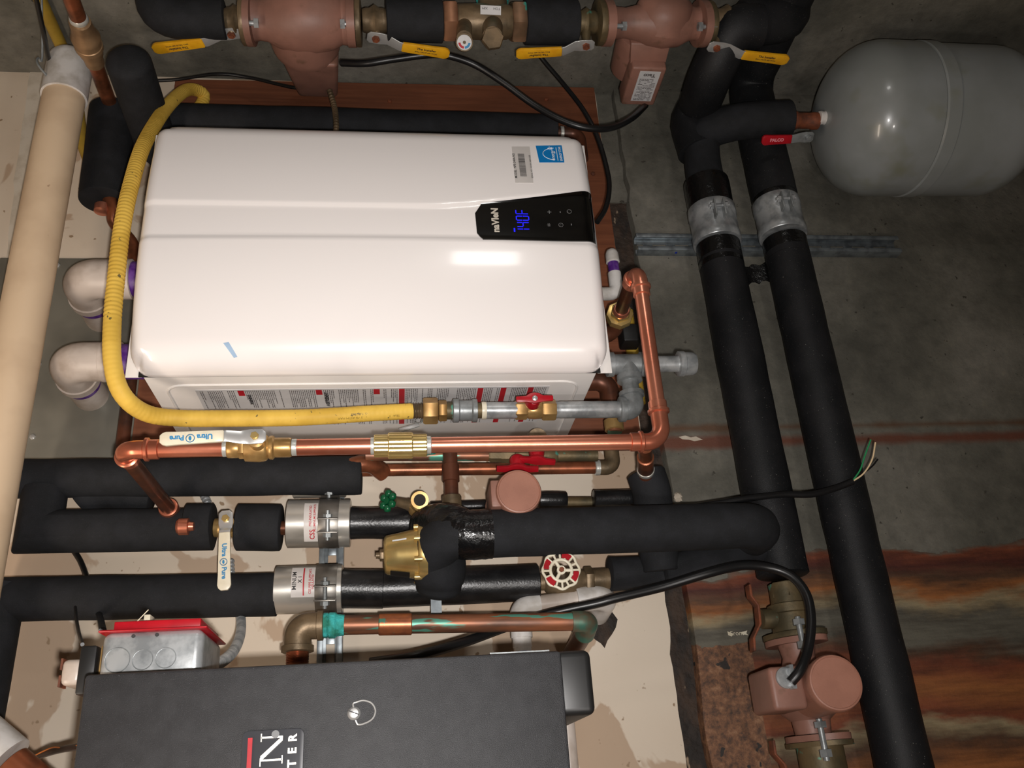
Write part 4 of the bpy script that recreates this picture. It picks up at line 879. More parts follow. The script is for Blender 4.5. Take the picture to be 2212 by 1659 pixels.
# ================================================================== brass hose tap
T = thing('hose_tap', 'old brass drain tap with a green wheel above the shiny black sleeve', 'tap', at(900, 1100, 1.44))
c = at(890, 1095, 1.45)
b = MB(); lathe(b, at(905, 1120, 1.47), (at(893, 1085, 1.43)-at(905, 1120, 1.47)), [(0, 0.012), (0.03, 0.013), (0.04, 0.010)], 20)
o_ = at(908, 1088, 1.42); lathe(b, at(893, 1092, 1.45), (o_-at(893, 1092, 1.45)), [(0, 0.011), ((o_-at(893, 1092, 1.45)).length-0.002, 0.0125)], 20); emit('body', b, BRASS, T)
b = MB(); nrm = V((-0.25, -1, 0.1)).normalized(); lathe(b, at(909, 1082, 1.43), nrm, [(0, 0.0125), (0.012, 0.0135), (0.020, 0.0145), (0.024, 0.0145), (0.0241, 0.0100)], 24); emit('outlet', b, BRASS, T)
b = MB(); lathe(b, at(909, 1082, 1.43) + nrm*0.0235, nrm, [(0, 0.0098), (0.0010, 0.0098)], 24); emit('shade_disc', b, BORE_SHADE, T)  # dark disc stands in for the shaded hollow of the outlet
b = MB(); s0, s1 = at(890, 1092, 1.445), at(852, 1083, 1.42); dd = s1-s0; lathe(b, s0, dd, [(0, 0.010), (0.008, 0.0105), (0.012, 0.009), (dd.length, 0.0065)], 16); emit('bonnet', b, BRONZE, T)
b = MB(); hc_ = at(838, 1082, 1.41); dn = dd.normalized(); u_ = dn.orthogonal().normalized(); v_ = dn.cross(u_)
lathe(b, hc_, dn, [(-0.006, 0.006), (0.004, 0.006)], 14)
for k in range(6):
    a = k*math.pi/3; lathe(b, hc_ + (u_*math.cos(a) + v_*math.sin(a))*0.0125, dn, [(-0.005, 0.003), (-0.003, 0.0062), (0.003, 0.0062), (0.005, 0.003)], 12)
emit('wheel', b, GREENP, T, ang=60)
# ================================================================== gate valve with red and white wheel
RGV = Run(1.47, (1160, 1258), (1330, 1250))
T = thing('gate_valve', 'old bronze gate valve with a red and white handwheel', 'valve', RGV(1230))
b = MB(); RGV.prof(b, [(1158, 36), (1175, 36), (1180, 50), (1200, 62), (1235, 62), (1250, 48), (1262, 44)], 28); RGV.hex(b, 1262, 1280, 56); RGV.prof(b, [(1278, 46), (1330, 48)], 24); emit('body', b, BRONZE, T)
wc = at(1212, 1232, 1.36); nrm = V((0.0, -1, 0.0))
b = MB(); lathe(b, RGV(1212), wc - RGV(1212), [(0, 0.016), (0.05, 0.013), (0.06, 0.008), ((wc-RGV(1212)).length, 0.006)], 18); emit('bonnet', b, BRONZE, T)
def wring(b, R_, r, n=48, lob=0.0): 
    p = [wc + (X_*math.cos(2*math.pi*k/n) + Z_*math.sin(2*math.pi*k/n))*(R_*(1+lob*math.cos(8*2*math.pi*k/n))) for k in range(n+2)]; tube(b, p, r, 10)
b = MB(); Rw = rad(1212, 1232, 1.36, 78); wring(b, Rw, 0.0022, 64, 0.045); wring(b, Rw*0.60, 0.0026)
for k in range(16):
    a = 2*math.pi*k/16; d = X_*math.cos(a) + Z_*math.sin(a); tube(b, [wc + d*Rw*0.58, wc + d*Rw*1.0], 0.0018, 8)
lathe(b, wc - nrm*0.002, nrm, [(0, 0.007), (0.005, 0.007)], 20)
for k in range(3):
    a = 2*math.pi*k/3 + 0.5; d = X_*math.cos(a) + Z_*math.sin(a); tube(b, [wc + d*0.004, wc + d*Rw*0.6], 0.0028, 8)
wh = emit('handwheel', b, WVINYL, T, ang=60)
b = MB()
for k in (2, 5, 10, 14):
    a0, a1 = 2*math.pi*(k+0.15)/16, 2*math.pi*(k+1.7)/16; n = 6; vs = []
    for R_ in (Rw*0.70, Rw*1.0):
        for i in range(n+1): a = a0 + (a1-a0)*i/n; vs.append(wc - Y_*0.0026 + (X_*math.cos(a) + Z_*math.sin(a))*R_)
    nb_ = len(vs); vs += [v_ + Y_*0.005 for v_ in vs]
    fs = [(i, i+1, n+2+i, n+1+i) for i in range(n)] + [(nb_+i, nb_+i+1, nb_+n+2+i, nb_+n+1+i) for i in range(n)] + [(i, i+1, nb_+i+1, nb_+i) for i in range(n)] + [(n+1+i, n+2+i, nb_+n+2+i, nb_+n+1+i) for i in range(n)] + [(0, n+1, nb_+n+1, nb_), (n, 2*n+1, nb_+2*n+1, nb_+n)]
    b.add(vs, fs)
emit('red_segment', b, REDP, wh)
b = MB(); lathe(b, wc + nrm*0.002, nrm, [(0, 0.004), (0.006, 0.004)], 6); emit('wheel_nut', b, RUST, wh)
# ================================================================== small pump between the clamps and the loop
def cap_pump(T, c, ax_, r, L, mat=PUMPL):
    b = MB(); lathe(b, c - V(ax_).normalized()*L, ax_, [(0, r*0.90), (L*0.3, r*0.92), (L*0.86, r*0.97), (L*0.87, r*1.0), (L*0.96, r*1.0), (L, r*0.955), (L+0.0005, r*0.90), (L-0.0006, r*0.88)], 64); return emit('motor_can', b, mat, T, ang=30)
c = at(1121, 1061, 1.33); T = thing('circulator_pump', 'small pump seen end on, its round cap peeking above the big foam sleeve', 'pump', c)
cap_pump(T, c, (0, -1, 0), rad(1121, 1061, 1.33, 100), 0.10)
b = MB(); p = at(1068, 1080, 1.37); obox(b, p, X_, Y_, Z_, 0.022, 0.035, 0.009); emit('connection_box', b, PUMP, T, bevel=0.003)
b = MB(); lathe(b, c + Y_*0.08, Y_, [(0, 0.04), (0.02, 0.045), (0.05, 0.03)], 32); emit('volute', b, PUMP, T)
# ================================================================== green stained drain copper and white plastic pipe
RGC = Run(1.36, (640, 1352), (1270, 1342))
T = thing('patina_pipe', 'old copper pipe with green patina running level above the black boiler', 'pipe', RGC(1000))
b = MB(); RGC.prof(b, [(735, 41), (1245, 39)]); emit('pipe', b, PATINA, T)
b = MB(); RGC.prof(b, [(818, 42), (820, 46), (888, 46), (890, 42)]); emit('sleeve_joint', b, M('joint_copper', (176,104,64), (130,78,56), rough=0.35, metal=0.5, sc=30, c3=(84,140,120), sc3=40, thr3=(0.62,0.64)), T)
b = MB(); RGC.prof(b, [(693, 44), (696, 52), (707, 54), (709, 50), (712, 55), (724, 55), (728, 47), (744, 44)], 20); emit('corroded_joint', b, VERD, T)
gz_ = at(655, 1365, 1.36); gx_ = at(645, 1500, 1.36).x
b = MB(); zc0 = at(643, 1400, 1.36).z; pc = V((RGC(655).x, 1.36, zc0)); tube(b, fillet([RGC(696), V((RGC(660).x, 1.36, zc0)), V((at(640, 1405, 1.36).x, 1.36, zc0))], 0.040, 14), 0.0195, 32)
ring(b, V((at(640, 1402, 1.36).x, 1.36, zc0)), X_, 0.021, 0.010, 0.0022); ring(b, RGC(692), Z_, 0.0195, 0.010, 0.002); emit('elbow', b, BRONZE, T)
b = MB(); x1_ = at(640, 1404, 1.36).x; pr = []; tt = 0.0
while tt < 0.018: pr += [(tt, 0.0155), (tt+0.0011, 0.0166)]; tt += 0.0022
lathe(b, (x1_, 1.36, zc0), -X_, pr + [(0.019, 0.0155), (0.12, 0.0155)], 28); emit('threaded_pipe', b, COPPERD, T)
zE = at(1272, 1345, 1.36).z; b = MB(); pp0 = RGC(1235)
tube(b, fillet([pp0, V((RGC(1268).x, 1.36, zE)), V((RGC(1268).x-0.012, 1.40, zE))], 0.028, 12), 0.0158, 28); emit('elbow', b, M('patina_elbow', (104,92,74), (70,120,104), rough=0.45, metal=0.4, sc=30), T)
b = MB(); lathe(b, V((RGC(1268).x-0.008, 1.385, zE)), (-0.12, 1, 0.0), [(0, 0.0145), (0.15, 0.0145)], 24); emit('pipe', b, COPPERB, T)
T = thing('white_plastic_pipe', 'white plastic pipe behind the green stained copper, entering a rough wall hole', 'pipe', at(1220, 1300, 1.46))
RW = Run(1.47, (1110, 1312), (1310, 1288)); rw = RW.r(1200, 44)
b = MB(); RW.prof(b, [(1160, 38), (1275, 44)]); emit('pipe', b, PVCG, T)
b = MB(); pw = RW(1310); tube(b, fillet([RW(1245), V((pw.x, 1.47, pw.z)), V((pw.x-0.012, 1.555, pw.z))], 0.035, 12), rw*1.25, 32); emit('elbow', b, PVCW, T)
b = MB(); lathe(b, V((pw.x-0.006, 1.50, pw.z)), Y_, [(0, rw), (0.058, rw)], 28); emit('wall_stub', b, PVCG, T)
xw = at(1122, 1330, 1.47); b = MB(); tube(b, fillet([RW(1166), V((RW(1122).x, 1.47, at(1124, 1330, 1.47).z)), V((RW(1122).x-0.05, 1.47, at(1124, 1330, 1.47).z))], 0.02, 12), rw*1.05, 28); emit('elbow', b, PVCW, T)
b = MB(); zz_ = at(1124, 1330, 1.47).z; lathe(b, V((RW(1122).x-0.045, 1.47, zz_)), -X_, [(0, rw*0.92), (0.02, rw*0.92), (0.0205, rw*0.85), (0.05, rw*0.85), (0.051, rw*1.0), (0.16, rw*1.0)], 28); emit('drop', b, PVCW, T)
b = MB()
for dx in (0.072, 0.085): lathe(b, V((RW(1122).x-dx, 1.47, zz_)), -X_, [(0, rw*0.86), (0.0002, rw*0.90), (0.0014, rw*0.90), (0.0016, rw*0.86)], 28)
emit('blue_mark', b, M('blue_marker', (60,60,150)), T)
b = MB(); pd = at(1226, 1600, 1.50); lathe(b, V((pd.x+0.09, 1.50, pd.z)), -X_, [(0, 0.014), (0.5, 0.014)], 24); o = emit('drain_tube', b, PVCG); tag(o, 'grey white tube dropping behind the right end of the boiler', 'pipe')

# ================================================================== boiler
BX, BZ0, BZ1, BY = 0.137, 1.4255, 1.912, 0.98
B_ = thing('boiler', 'black crinkle painted boiler cabinet with a corner badge and pull ring', 'boiler', (-0.15, 1.2, BZ0))
b = MB(); box(b, (-0.55, BY, BZ0), (BX, 1.33, BZ1)); emit('cabinet', b, CRINKLE, B_, bevel=0.004)
b = MB(); z0 = at(1280, 1470, 1.0).z; xa_ = at(1270, 1545, 1.0).x; box(b, (xa_, 0.995, z0), (BX+0.002, 1.2, BZ0+0.004)); emit('end_cap', b, BLACKP, B_, bevel=0.008, bseg=4)
b = MB(); zz0, zz1 = at(1190, 1400, BY).z, at(1060, 1400, BY).z; box(b, (BX-0.002, BY+0.012, zz0), (BX+0.0028, 1.3, zz1)); emit('edge_flange', b, GALVD, B_)
# pull ring latch
lc = at(765, 1541, BY); T = B_
b = MB(); lathe(b, lc, (-0.05, -1, 0), [(0, 0.0055), (0.003, 0.0068), (0.0055, 0.0066), (0.0085, 0.0045), (0.009, 0.002)], 28); stud = emit('latch_stud', b, CHROME, B_)
b = MB(); obox(b, lc - Y_*0.009, Z_ + X_*0.4, Y_, X_, 0.006, 0.0006, 0.0006); emit('slot', b, INK, stud)
b = MB(); wp = [at(764, 1530, BY-0.006), at(763, 1520, BY-0.006), at(769, 1517, BY-0.006), at(785, 1513, BY-0.007), at(803, 1519, BY-0.008), at(811, 1535, BY-0.008), at(805, 1552, BY-0.008), at(789, 1562, BY-0.007), at(774, 1565, BY-0.006), at(768, 1556, BY-0.006)]
tube(b, smooth(wp, 5), 0.0009, 8); emit('pull_ring', b, CHROME, B_)
# badge
bq = [at(527, 1584, BY), at(655, 1572, BY)]
zb_, zc_ = at(657, 1600, BY).z, at(524, 1600, BY).z; xb_ = at(600, 1576, BY).x
b = MB(); o_ = []
r_ = 0.006
for cx, cz, a0 in ((xb_-r_, zc_-r_, 0), (-0.12, zc_-r_, 90), (-0.12, zb_+r_, 180), (xb_-r_, zb_+r_, 270)):
    for k in range(6): a = math.radians(a0 + 18*k); o_.append(V((cx + r_*math.cos(a), BY-0.0028, cz + r_*math.sin(a))))
prism(b, o_, (0, 0.003, 0)); bd = emit('badge', b, BADGE, B_, bevel=0.0005)
b = MB(); p = at(541, 1594, BY-0.003); box(b, (-0.10, BY-0.0040, p.z-0.0022), (p.x, BY-0.0028, p.z+0.0022)); emit('red_bar', b, REDP, bd)
b = MB(); tube(b, [V((p.x+0.0, BY-0.003, 0))]*0 or [at(595, 1586, BY-0.003), at(595, 1586, BY-0.007)], 0.0038, 16); emit('rivet', b, BLACKP, bd)
# serif letter N (reads upwards in the photo) and the end of a word
m_ = plane_map(at(587, 1617, BY-0.0034), X_, Z_)
def bar(x0, y0, x1, y1, t, b, m_):
    d = V((x1-x0, y1-y0, 0)).normalized(); n = V((-d.y, d.x, 0))*t/2; c4 = [(x0+n.x, y0+n.y), (x0-n.x, y0-n.y), (x1-n.x, y1-n.y), (x1+n.x, y1+n.y)]
    vs = [m_(*q_) for q_ in c4]; prism(b, vs, (0, -0.0008, 0))
b = MB(); w0, h0 = 0.0105, 0.0105
bar(-w0, -h0, -w0, h0, 0.0018, b, m_); bar(w0, -h0, w0, h0, 0.0018, b, m_)
prism(b, [m_(-w0-0.001, h0+0.0001), m_(-w0+0.004, h0+0.0001), m_(w0+0.001, -h0), m_(w0-0.0035, -h0)], (0, -0.0009, 0))
for x0, y0 in ((-w0, -h0), (w0, h0), (-w0-0.0015, h0)): bar(x0-0.0038, y0, x0+0.0038, y0, 0.0011, b, m_)
emit('badge_letter', b, BADGEW, bd)
b = MB(); text(b, 'EATER', 0.0098, plane_map(at(634, 1632, BY-0.0032), X_, Z_), 0.0005); 
def spaced(b, s_, size, o, adv, bold=0.0004):
    for i, ch in enumerate(s_): text(b, ch, size, plane_map(o + X_*adv*i, X_, Z_), bold)
b = MB(); o0 = at(633, 1594, BY-0.0032)
spaced(b, 'EATER', 0.0112, o0 - X_*0.0118*4, 0.0118); emit('badge_word', b, BADGEW, bd)

# ================================================================== junction box and relay beside the boiler
JY = 1.035
za, zb_ = at(218, 1400, JY).z, at(437, 1400, JY).z; xt_ = at(300, 1362, JY).x
J = thing('junction_box', 'square galvanised junction box with a red cover, beside the boiler', 'electrical box', (xt_-0.03, JY+0.05, zb_))
b = MB(); box(b, (xt_-0.054, JY, zb_), (xt_, JY+0.112, za)); jb = emit('box', b, GALV, J, bevel=0.009, bseg=5)
for px, py, w_ in ((253, 1426, 52), (308, 1425, 42), (358, 1421, 42)):
    c = at(px, py, JY-0.0002); r = rad(px, py, JY, w_); b = MB(); tube(b, [c + (X_*math.cos(a*math.pi/16) + Z_*math.sin(a*math.pi/16))*r for a in range(33)], 0.0005, 6); emit('knockout', b, GALVD, jb)
for px, py in ((288, 1374), (339, 1371)):
    b = MB(); lathe(b, at(px, py, JY-0.0004), Y_, [(0, 0.0021), (0.001, 0.0021)], 14); emit('screw_hole', b, INK, jb)
b = MB(); box(b, (xt_-0.001, JY-0.004, zb_-0.004), (xt_+0.0015, JY+0.116, za+0.004)); box(b, (xt_, JY+0.002, zb_+0.004), (xt_+0.011, JY+0.108, za-0.010)); rcv = emit('cover', b, REDP, J, bevel=0.003, bseg=3); rcv['label'] = 'glossy red box cover'
b = MB(); c = at(322, 1340, JY+0.03); obox(b, V((xt_+0.015, JY+0.03, c.z)), X_, Y_, Z_, 0.006, 0.010, 0.0035); emit('switch_toggle', b, WVINYL, rcv, bevel=0.001)
b = MB(); tube(b, [V((xt_+0.008, JY+0.004, c.z+0.008)), V((xt_+0.022, JY+0.0, c.z-0.006))], 0.0005, 6); emit('wire_tie', b, WVINYL, rcv)
T = thing('control_relay', 'dark boxed transformer with a pale back, left of the junction box', 'relay', at(180, 1450, 1.05))
b = MB(); z1_, z0_ = at(168, 1440, 1.06).z, at(205, 1440, 1.06).z; x1_, x0_ = at(190, 1394, 1.06).x, at(190, 1500, 1.06).x; box(b, (x0_, 1.06, z0_), (x1_, 1.13, z1_)); emit('transformer', b, BLACKP, T, bevel=0.003)
b = MB(); z2_ = at(132, 1440, 1.07).z; box(b, (x0_+0.012, 1.07, z1_-0.001), (x1_-0.012, 1.12, z2_)); emit('coil_cover', b, PVCG, T, bevel=0.006, bseg=3)
b = MB(); box(b, (x0_-0.002, 1.075, z0_-0.004), (x1_+0.001, 1.14, z0_)); emit('mounting_plate', b, BRASS, T)
b = MB()
for k in range(2): obox(b, V(((x0_+x1_)/2 - 0.009 + 0.018*k, 1.082, z2_+0.0005)), X_, Y_, Z_, 0.006, 0.010, 0.0012)
emit('terminal', b, RUST, T)
def cable(name, pts, r, mat, lab, cat='cable', n=8, parent=None, seg=14):
    b = MB(); tube(b, smooth([at(*p) for p in pts], n), r, seg)
    if parent is not None: return emit(name, b, mat, parent)
    o = emit(name, b, mat); return tag(o, lab, cat)
cable('thin_cable', [(178,1392,1.08),(170,1365,1.2),(165,1335,1.35),(163,1312,1.42)], 0.0022, CABLE, 'thin black cable rising from the dark transformer')
cable('thin_cable', [(222,1362,1.25),(215,1330,1.45),(190,1255,1.52),(175,1215,1.54),(160,1190,1.55)], 0.0048, CABLE, 'black cable on the wall between two long foam sleeves')
cable('brown_cable', [(175,1612,1.2),(120,1622,1.3),(60,1642,1.36),(20,1665,1.4)], 0.0042, M('brown_jacket', (48,38,34), rough=0.4), 'dark brown cable in the bottom left corner, left of the boiler')
cable('orange_wire', [(172,1608,1.19),(145,1618,1.25),(118,1614,1.29),(95,1622,1.32),(60,1640,1.35)], 0.0009, M('orange_wire', (190,110,50)), 'thin orange wire lying along the dark brown cable')
# armoured conduits (corrugated)
def conduit(pts, r, lab, mat=GALV):
    p = resample(smooth([at(*q_) for q_ in pts], 10), 0.0018); b = MB(); tube(b, p, [r*(1.0 if (i % 4) < 2 else 0.84) for i in range(len(p))], 18); o = emit('flexible_conduit', b, mat, ang=25); return tag(o, lab, 'conduit')
conduit([(442,1444,1.10),(475,1432,1.18),(505,1405,1.30),(520,1365,1.42),(518,1320,1.50),(500,1250,1.53),(497,1210,1.54)], 0.0075, 'flexible metal conduit curving from the junction box up to the wall')
conduit([(462,1120,1.53),(450,1090,1.53),(440,1068,1.54)], 0.0075, 'short bit of flexible conduit between the upper two foam sleeves')
conduit([(712,196,1.42),(722,230,1.42),(726,262,1.40),(726,300,1.40)], 0.0058, 'dark flexible conduit dropping from the large pump behind the heater', BRONZE)
b = MB(); lathe(b, at(-30, 1590, 1.30), (at(60, 1645, 1.22)-at(-30, 1590, 1.30)), [(0, 0.035), (0.06, 0.035)], 32)
T = thing('plastic_pipe_end', 'white plastic pipe end cutting the bottom left corner', 'pipe', at(10, 1640, 1.25)); 
b = MB(); A_ = at(-60, 1700, 1.25); d_ = (at(35, 1600, 1.25) - A_).normalized(); A_ = at(-10, 1655, 1.25); side_ = V((0.6, 0, 0.8)); n_ax = V((-0.62, 0.1, -0.78)).normalized()
lathe(b, at(12, 1650, 1.25), V((0.62, 0.0, 0.78)), [(0, 0.034), (0.12, 0.034)], 36, ref=(1,0,-1)); emit('pipe', b, PVCW, T)
b = MB(); lathe(b, at(20, 1658, 1.25), V((-0.62, 0, -0.78)), [(0, 0.027), (0.15, 0.027)], 36); emit('pipe', b, COPPERD, T)

# ================================================================== pump row at the top
YP = 1.24; RT = Run(YP, (300, 40), (1600, 52))
def solo_run(name, st, mat, lab, cat, seg=32, group=None, run=RT):
    b = MB(); run.prof(b, st, seg); o = emit(name, b, mat); return tag(o, lab, cat, group)
foam('foam_insulation', [V((RT(330).x+0.25, YP, RT(330).z)), V((RT(330).x, YP, RT(330).z)), V((RT(487).x, YP, RT(487).z))], RT.r(400, 84), FOAM, 'black foam elbow at the left end of the upper pump row', fr=0.05)
foam('foam_insulation', [RT(834), RT(956)], RT.r(900, 90), FOAM, 'black foam sleeve between the large pump and the brass mixing valve')
foam('foam_insulation', [RT(1133), RT(1246)], RT.r(1190, 94), FOAM, 'black foam sleeve between the mixing valve and the labelled pump')
def big_flange(b, run, p0, p1, rx, ry):
    a = run(p0); d = run.d; t = (run(p1)-a).dot(d); lathe(b, a, d, [(0, 0.9), (t*0.15, 1), (t*0.85, 1), (t, 0.9)], 48) if False else None
    n = 48; vs = []; fs = []; u = V((1, -0.9, 0)).normalized(); v_ = V((0.9, 1, 0)).normalized()
    for tt in (0, t):
        for k in range(n):
            an = 2*math.pi*k/n; cx_, cy_ = math.cos(an), math.sin(an)
            vs.append(a + d*tt + v_*math.copysign(abs(cx_)**0.75, cx_)*rx + u*math.copysign(abs(cy_)**0.9, cy_)*ry)
    for k in range(n): fs.append((k, (k+1) % n, n+(k+1) % n, n+k))
    fs += [tuple(range(n))[::-1], tuple(range(n, 2*n))]; b.add(vs, fs)
def vflange(b, run, p0, p1, rx, ry, u=(-0.8, -0.6, 0)):
    a = run(p0); d = run.d; t = (run(p1)-a).dot(d); n = 48; vs = []; fs = []; u = V(u).normalized(); v_ = d.cross(u).normalized()
    for tt in (0, t):
        for k in range(n):
            an = 2*math.pi*k/n; vs.append(a + d*tt + u*math.cos(an)*rx + v_*math.sin(an)*ry)
    for k in range(n): fs.append((k, (k+1) % n, n+(k+1) % n, n+k))
    fs += [tuple(range(n))[::-1], tuple(range(n, 2*n))]; b.add(vs, fs)
def iso_valve(p0, p1, w_, sx, sy, ex, ey, label, glab, XH=1.288, mat=BRONZE, th=None, fl=None, flp=None, tf=-1):
    T = thing('isolation_valve', label, 'valve', RT((p0+p1)/2), 'yellow handled valves of the upper pump row')
    m0 = (p0+p1)/2; b = MB(); RT.prof(b, [(p0, w_*0.72), (p0+(p1-p0)*0.15, w_*0.8), (p0+(p1-p0)*0.3, w_*0.8), (m0, w_), (p1-(p1-p0)*0.3, w_*0.8), (p1-(p1-p0)*0.15, w_*0.8), (p1, w_*0.72)], 28)
    emit('body', b, mat, T)
    if fl: b = MB(); vflange(b, RT, fl[0], fl[1], RT.r(fl[0], fl[2]), RT.r(fl[0], fl[2])*0.72); emit('flange', b, flp or BRONZE, T, bevel=0.0015)
    s_ = atX(sx, sy, XH); e_ = atX(ex, ey, XH)
    b = MB(); lathe(b, RT(sx), s_-RT(sx), [(0, 0.012), ((s_-RT(sx)).length, 0.007)], 16); emit('stem', b, mat, T)
    lever(T, s_, e_, (-1, 0, 0), 0.024, YVINYL, jog=0.012, split=0.36, txt=[('The Installer', 0.0035, 0.0072, 0.0002), ('BALL VALVE 600 WOG', -0.0035, 0.0042, 0.0001)], tflip=tf, nut=RUST)
    return T
iso_valve(486, 530, 62, 500, 73, 332, 95, 'bronze valve with yellow lever left of the large pump', 0, fl=(524, 536, 150), flp=BRONZE, tf=1)
iso_valve(783, 836, 66, 812, 82, 970, 106, 'bronze valve with yellow lever right of the large pump', 0, fl=(768, 780, 150), flp=BRONZE, tf=1)
iso_valve(1243, 1288, 62, 1266, 98, 1114, 106, 'corroded valve with yellow lever left of the labelled pump', 0, mat=BRONZEG, fl=(1288, 1302, 130), flp=BRONZEG, tf=1)
iso_valve(1532, 1602, 78, 1548, 102, 1700, 120, 'valve with yellow lever at the right end of the pump row', 0, mat=BRONZE, fl=(1520, 1533, 130), flp=BRONZEG, tf=1)
# large pump
P1 = thing('circulator_pump', 'large reddish brown circulator pump at the top, above the board', 'pump', RT(650))
b = MB(); RT.prof(b, [(545, 92), (560, 86), (575, 90), (600, 118), (640, 140), (680, 140), (720, 120), (738, 100), (752, 104)], 44); vflange(b, RT, 534, 548, RT.r(540, 158), RT.r(540, 110)); vflange(b, RT, 751, 768, RT.r(760, 158), RT.r(760, 110)); emit('volute', b, PUMP, P1, ang=35)
def frustum(b, c0, c1, h0, h1, n0, nrm_u, nrm_v):
    vs = []; c0, c1 = V(c0), V(c1); u, v_ = V(nrm_u), V(nrm_v)
    for c, (hu, hv) in ((c0, h0), (c1, h1)): vs += [c-u*hu-v_*hv, c+u*hu-v_*hv, c+u*hu+v_*hv, c-u*hu+v_*hv]
    b.add(vs, [(3,2,1,0), (4,5,6,7), (0,1,5,4), (1,2,6,5), (2,3,7,6), (3,0,4,7)])
m0, m1, m2 = at(652, 60, 1.26), at(660, 108, 1.33), at(690, 190, 1.46)
b = MB(); lathe(b, at(655, 45, 1.24), (at(664, 108, 1.33)-at(655, 45, 1.24)), [(0, 0.055), (0.05, 0.066), (0.066, 0.064)], 40); emit('bracket', b, PUMP, P1)
b = MB(); frustum(b, at(672, 106, 1.31), at(688, 184, 1.47), (0.040, 0.052), (0.034, 0.040), None, X_, Z_); emit('motor', b, PUMP, P1, bevel=0.009, bseg=4)
def bolts(T, run, pxs, R_, angs, L=0.03):
    for px in pxs:
        for a in angs:
            d = (V((-0.8, -0.6, 0)).normalized()*math.cos(a) + run.d.cross(V((-0.8, -0.6, 0)).normalized())*math.sin(a)); p = run(px) + d*R_
            b = MB(); lathe(b, p - run.d*L/2, run.d, [(0, 0.0045), (L, 0.0045)], 12); lathe(b, p - run.d*L/2, run.d, [(0, 0.009), (0.008, 0.009)], 6); lathe(b, p + run.d*(L/2-0.008), run.d, [(0, 0.009), (0.008, 0.009)], 6); emit('bolt', b, GALV, T)
bolts(P1, RT, (546, 758), RT.r(560, 128), (0, math.pi), 0.034)
# brass mixing valve
MV = thing('mixing_valve', 'brass mixing valve with hex nuts and small round gauge, top centre', 'valve', RT(1040))
b = MB(); RT.hex(b, 956, 986, 92); emit('nut', b, M('pinkish_bronze', (176,128,98), (150,104,80), rough=0.4, metal=0.7), MV)
b = MB(); RT.hex(b, 1104, 1134, 92); emit('nut', b, M('green_edged_bronze', (150,116,90), (120,96,74), rough=0.45, metal=0.6, sc=20, c3=(80,190,170), sc3=26, thr3=(0.6,0.63)), MV)
b = MB(); RT.prof(b, [(984, 64), (990, 72), (1040, 74), (1094, 72), (1106, 64)], 36); c_ = RT(1066); lathe(b, c_, (1, -0.1, 0), [(0, 0.030), (0.05, 0.028)], 28)
g0 = at(1003, 92, 1.19); p_ = RT(1003); lathe(b, p_, g0-p_, [(0, 0.015), ((g0-p_).length*0.8, 0.014)], 20)
h0_ = at(1064, 82, 1.20); p_ = RT(1064); lathe(b, p_, h0_-p_, [(0, 0.020), ((h0_-p_).length*0.9, 0.018)], 20); emit('body', b, BRONZE, MV)
b = MB(); lathe(b, h0_ - V((-0.3,-0.9,0))*0.01, V((-0.5, -0.85, 0)), [(0, 0.019), (0.012, 0.021), (0.016, 0.0195)], 6); emit('plug', b, BRONZE, MV)
b = MB(); lathe(b, RT(1064) + V((0.046, -0.01, 0)), (1, -0.1, 0), [(0, 0.034), (0.012, 0.036)], 6); emit('top_nut', b, VERD, MV)
gn = V((-0.55, -0.8, 0)).normalized(); b = MB(); lathe(b, g0 - gn*0.012, gn, [(0, 0.014), (0.010, 0.0155), (0.0145, 0.0155), (0.0146, 0.0135), (0.0125, 0.0135)], 28); ga = emit('gauge', b, BRONZE, MV)
b = MB(); lathe(b, g0 + gn*0.001, gn, [(0, 0.0132), (0.0006, 0.0132)], 28); emit('gauge_face', b, LABEL, ga)
gu = gn.orthogonal().normalized(); gu = (X_ - gn*X_.dot(gn)).normalized(); gv_ = gn.cross(gu)
def arc(a0, a1, r0, r1, mat, nm):
    b = MB(); vs = []; n = 8
    for r in (r0, r1):
        for k in range(n+1): a = math.radians(a0+(a1-a0)*k/n); vs.append(g0 + gn*0.0019 + (gu*math.cos(a) + gv_*math.sin(a))*r)
    b.add(vs, [(k, k+1, n+2+k, n+1+k) for k in range(n)]); emit(nm, b, mat, ga)
arc(95, 175, 0.007, 0.011, REDINK, 'red_arc'); arc(185, 265, 0.007, 0.011, BLUEINK, 'blue_arc'); arc(0, 359, 0.0, 0.003, BRONZE, 'gauge_hub')
tgc = at(1060, 22, 1.19); tn = V((-0.55, -0.83, 0)).normalized(); tu = tn.cross(Z_).normalized()
b = MB(); obox(b, tgc, Z_, tu, tn, 0.019, 0.008, 0.0006); tg = emit('tag', b, LABEL, MV); tg['label'] = 'small white printed tag'
b = MB(); text(b, 'HOT', 0.006, plane_map(tgc + tn*0.0008 + Z_*-0.011 - tu*0.003, -Z_, tu if tu.x < 0 else -tu)); text(b, 'MIX', 0.006, plane_map(tgc + tn*0.0008 + Z_*0.011 - tu*0.003, -Z_, tu if tu.x < 0 else -tu)); emit('tag_text', b, INK, tg)
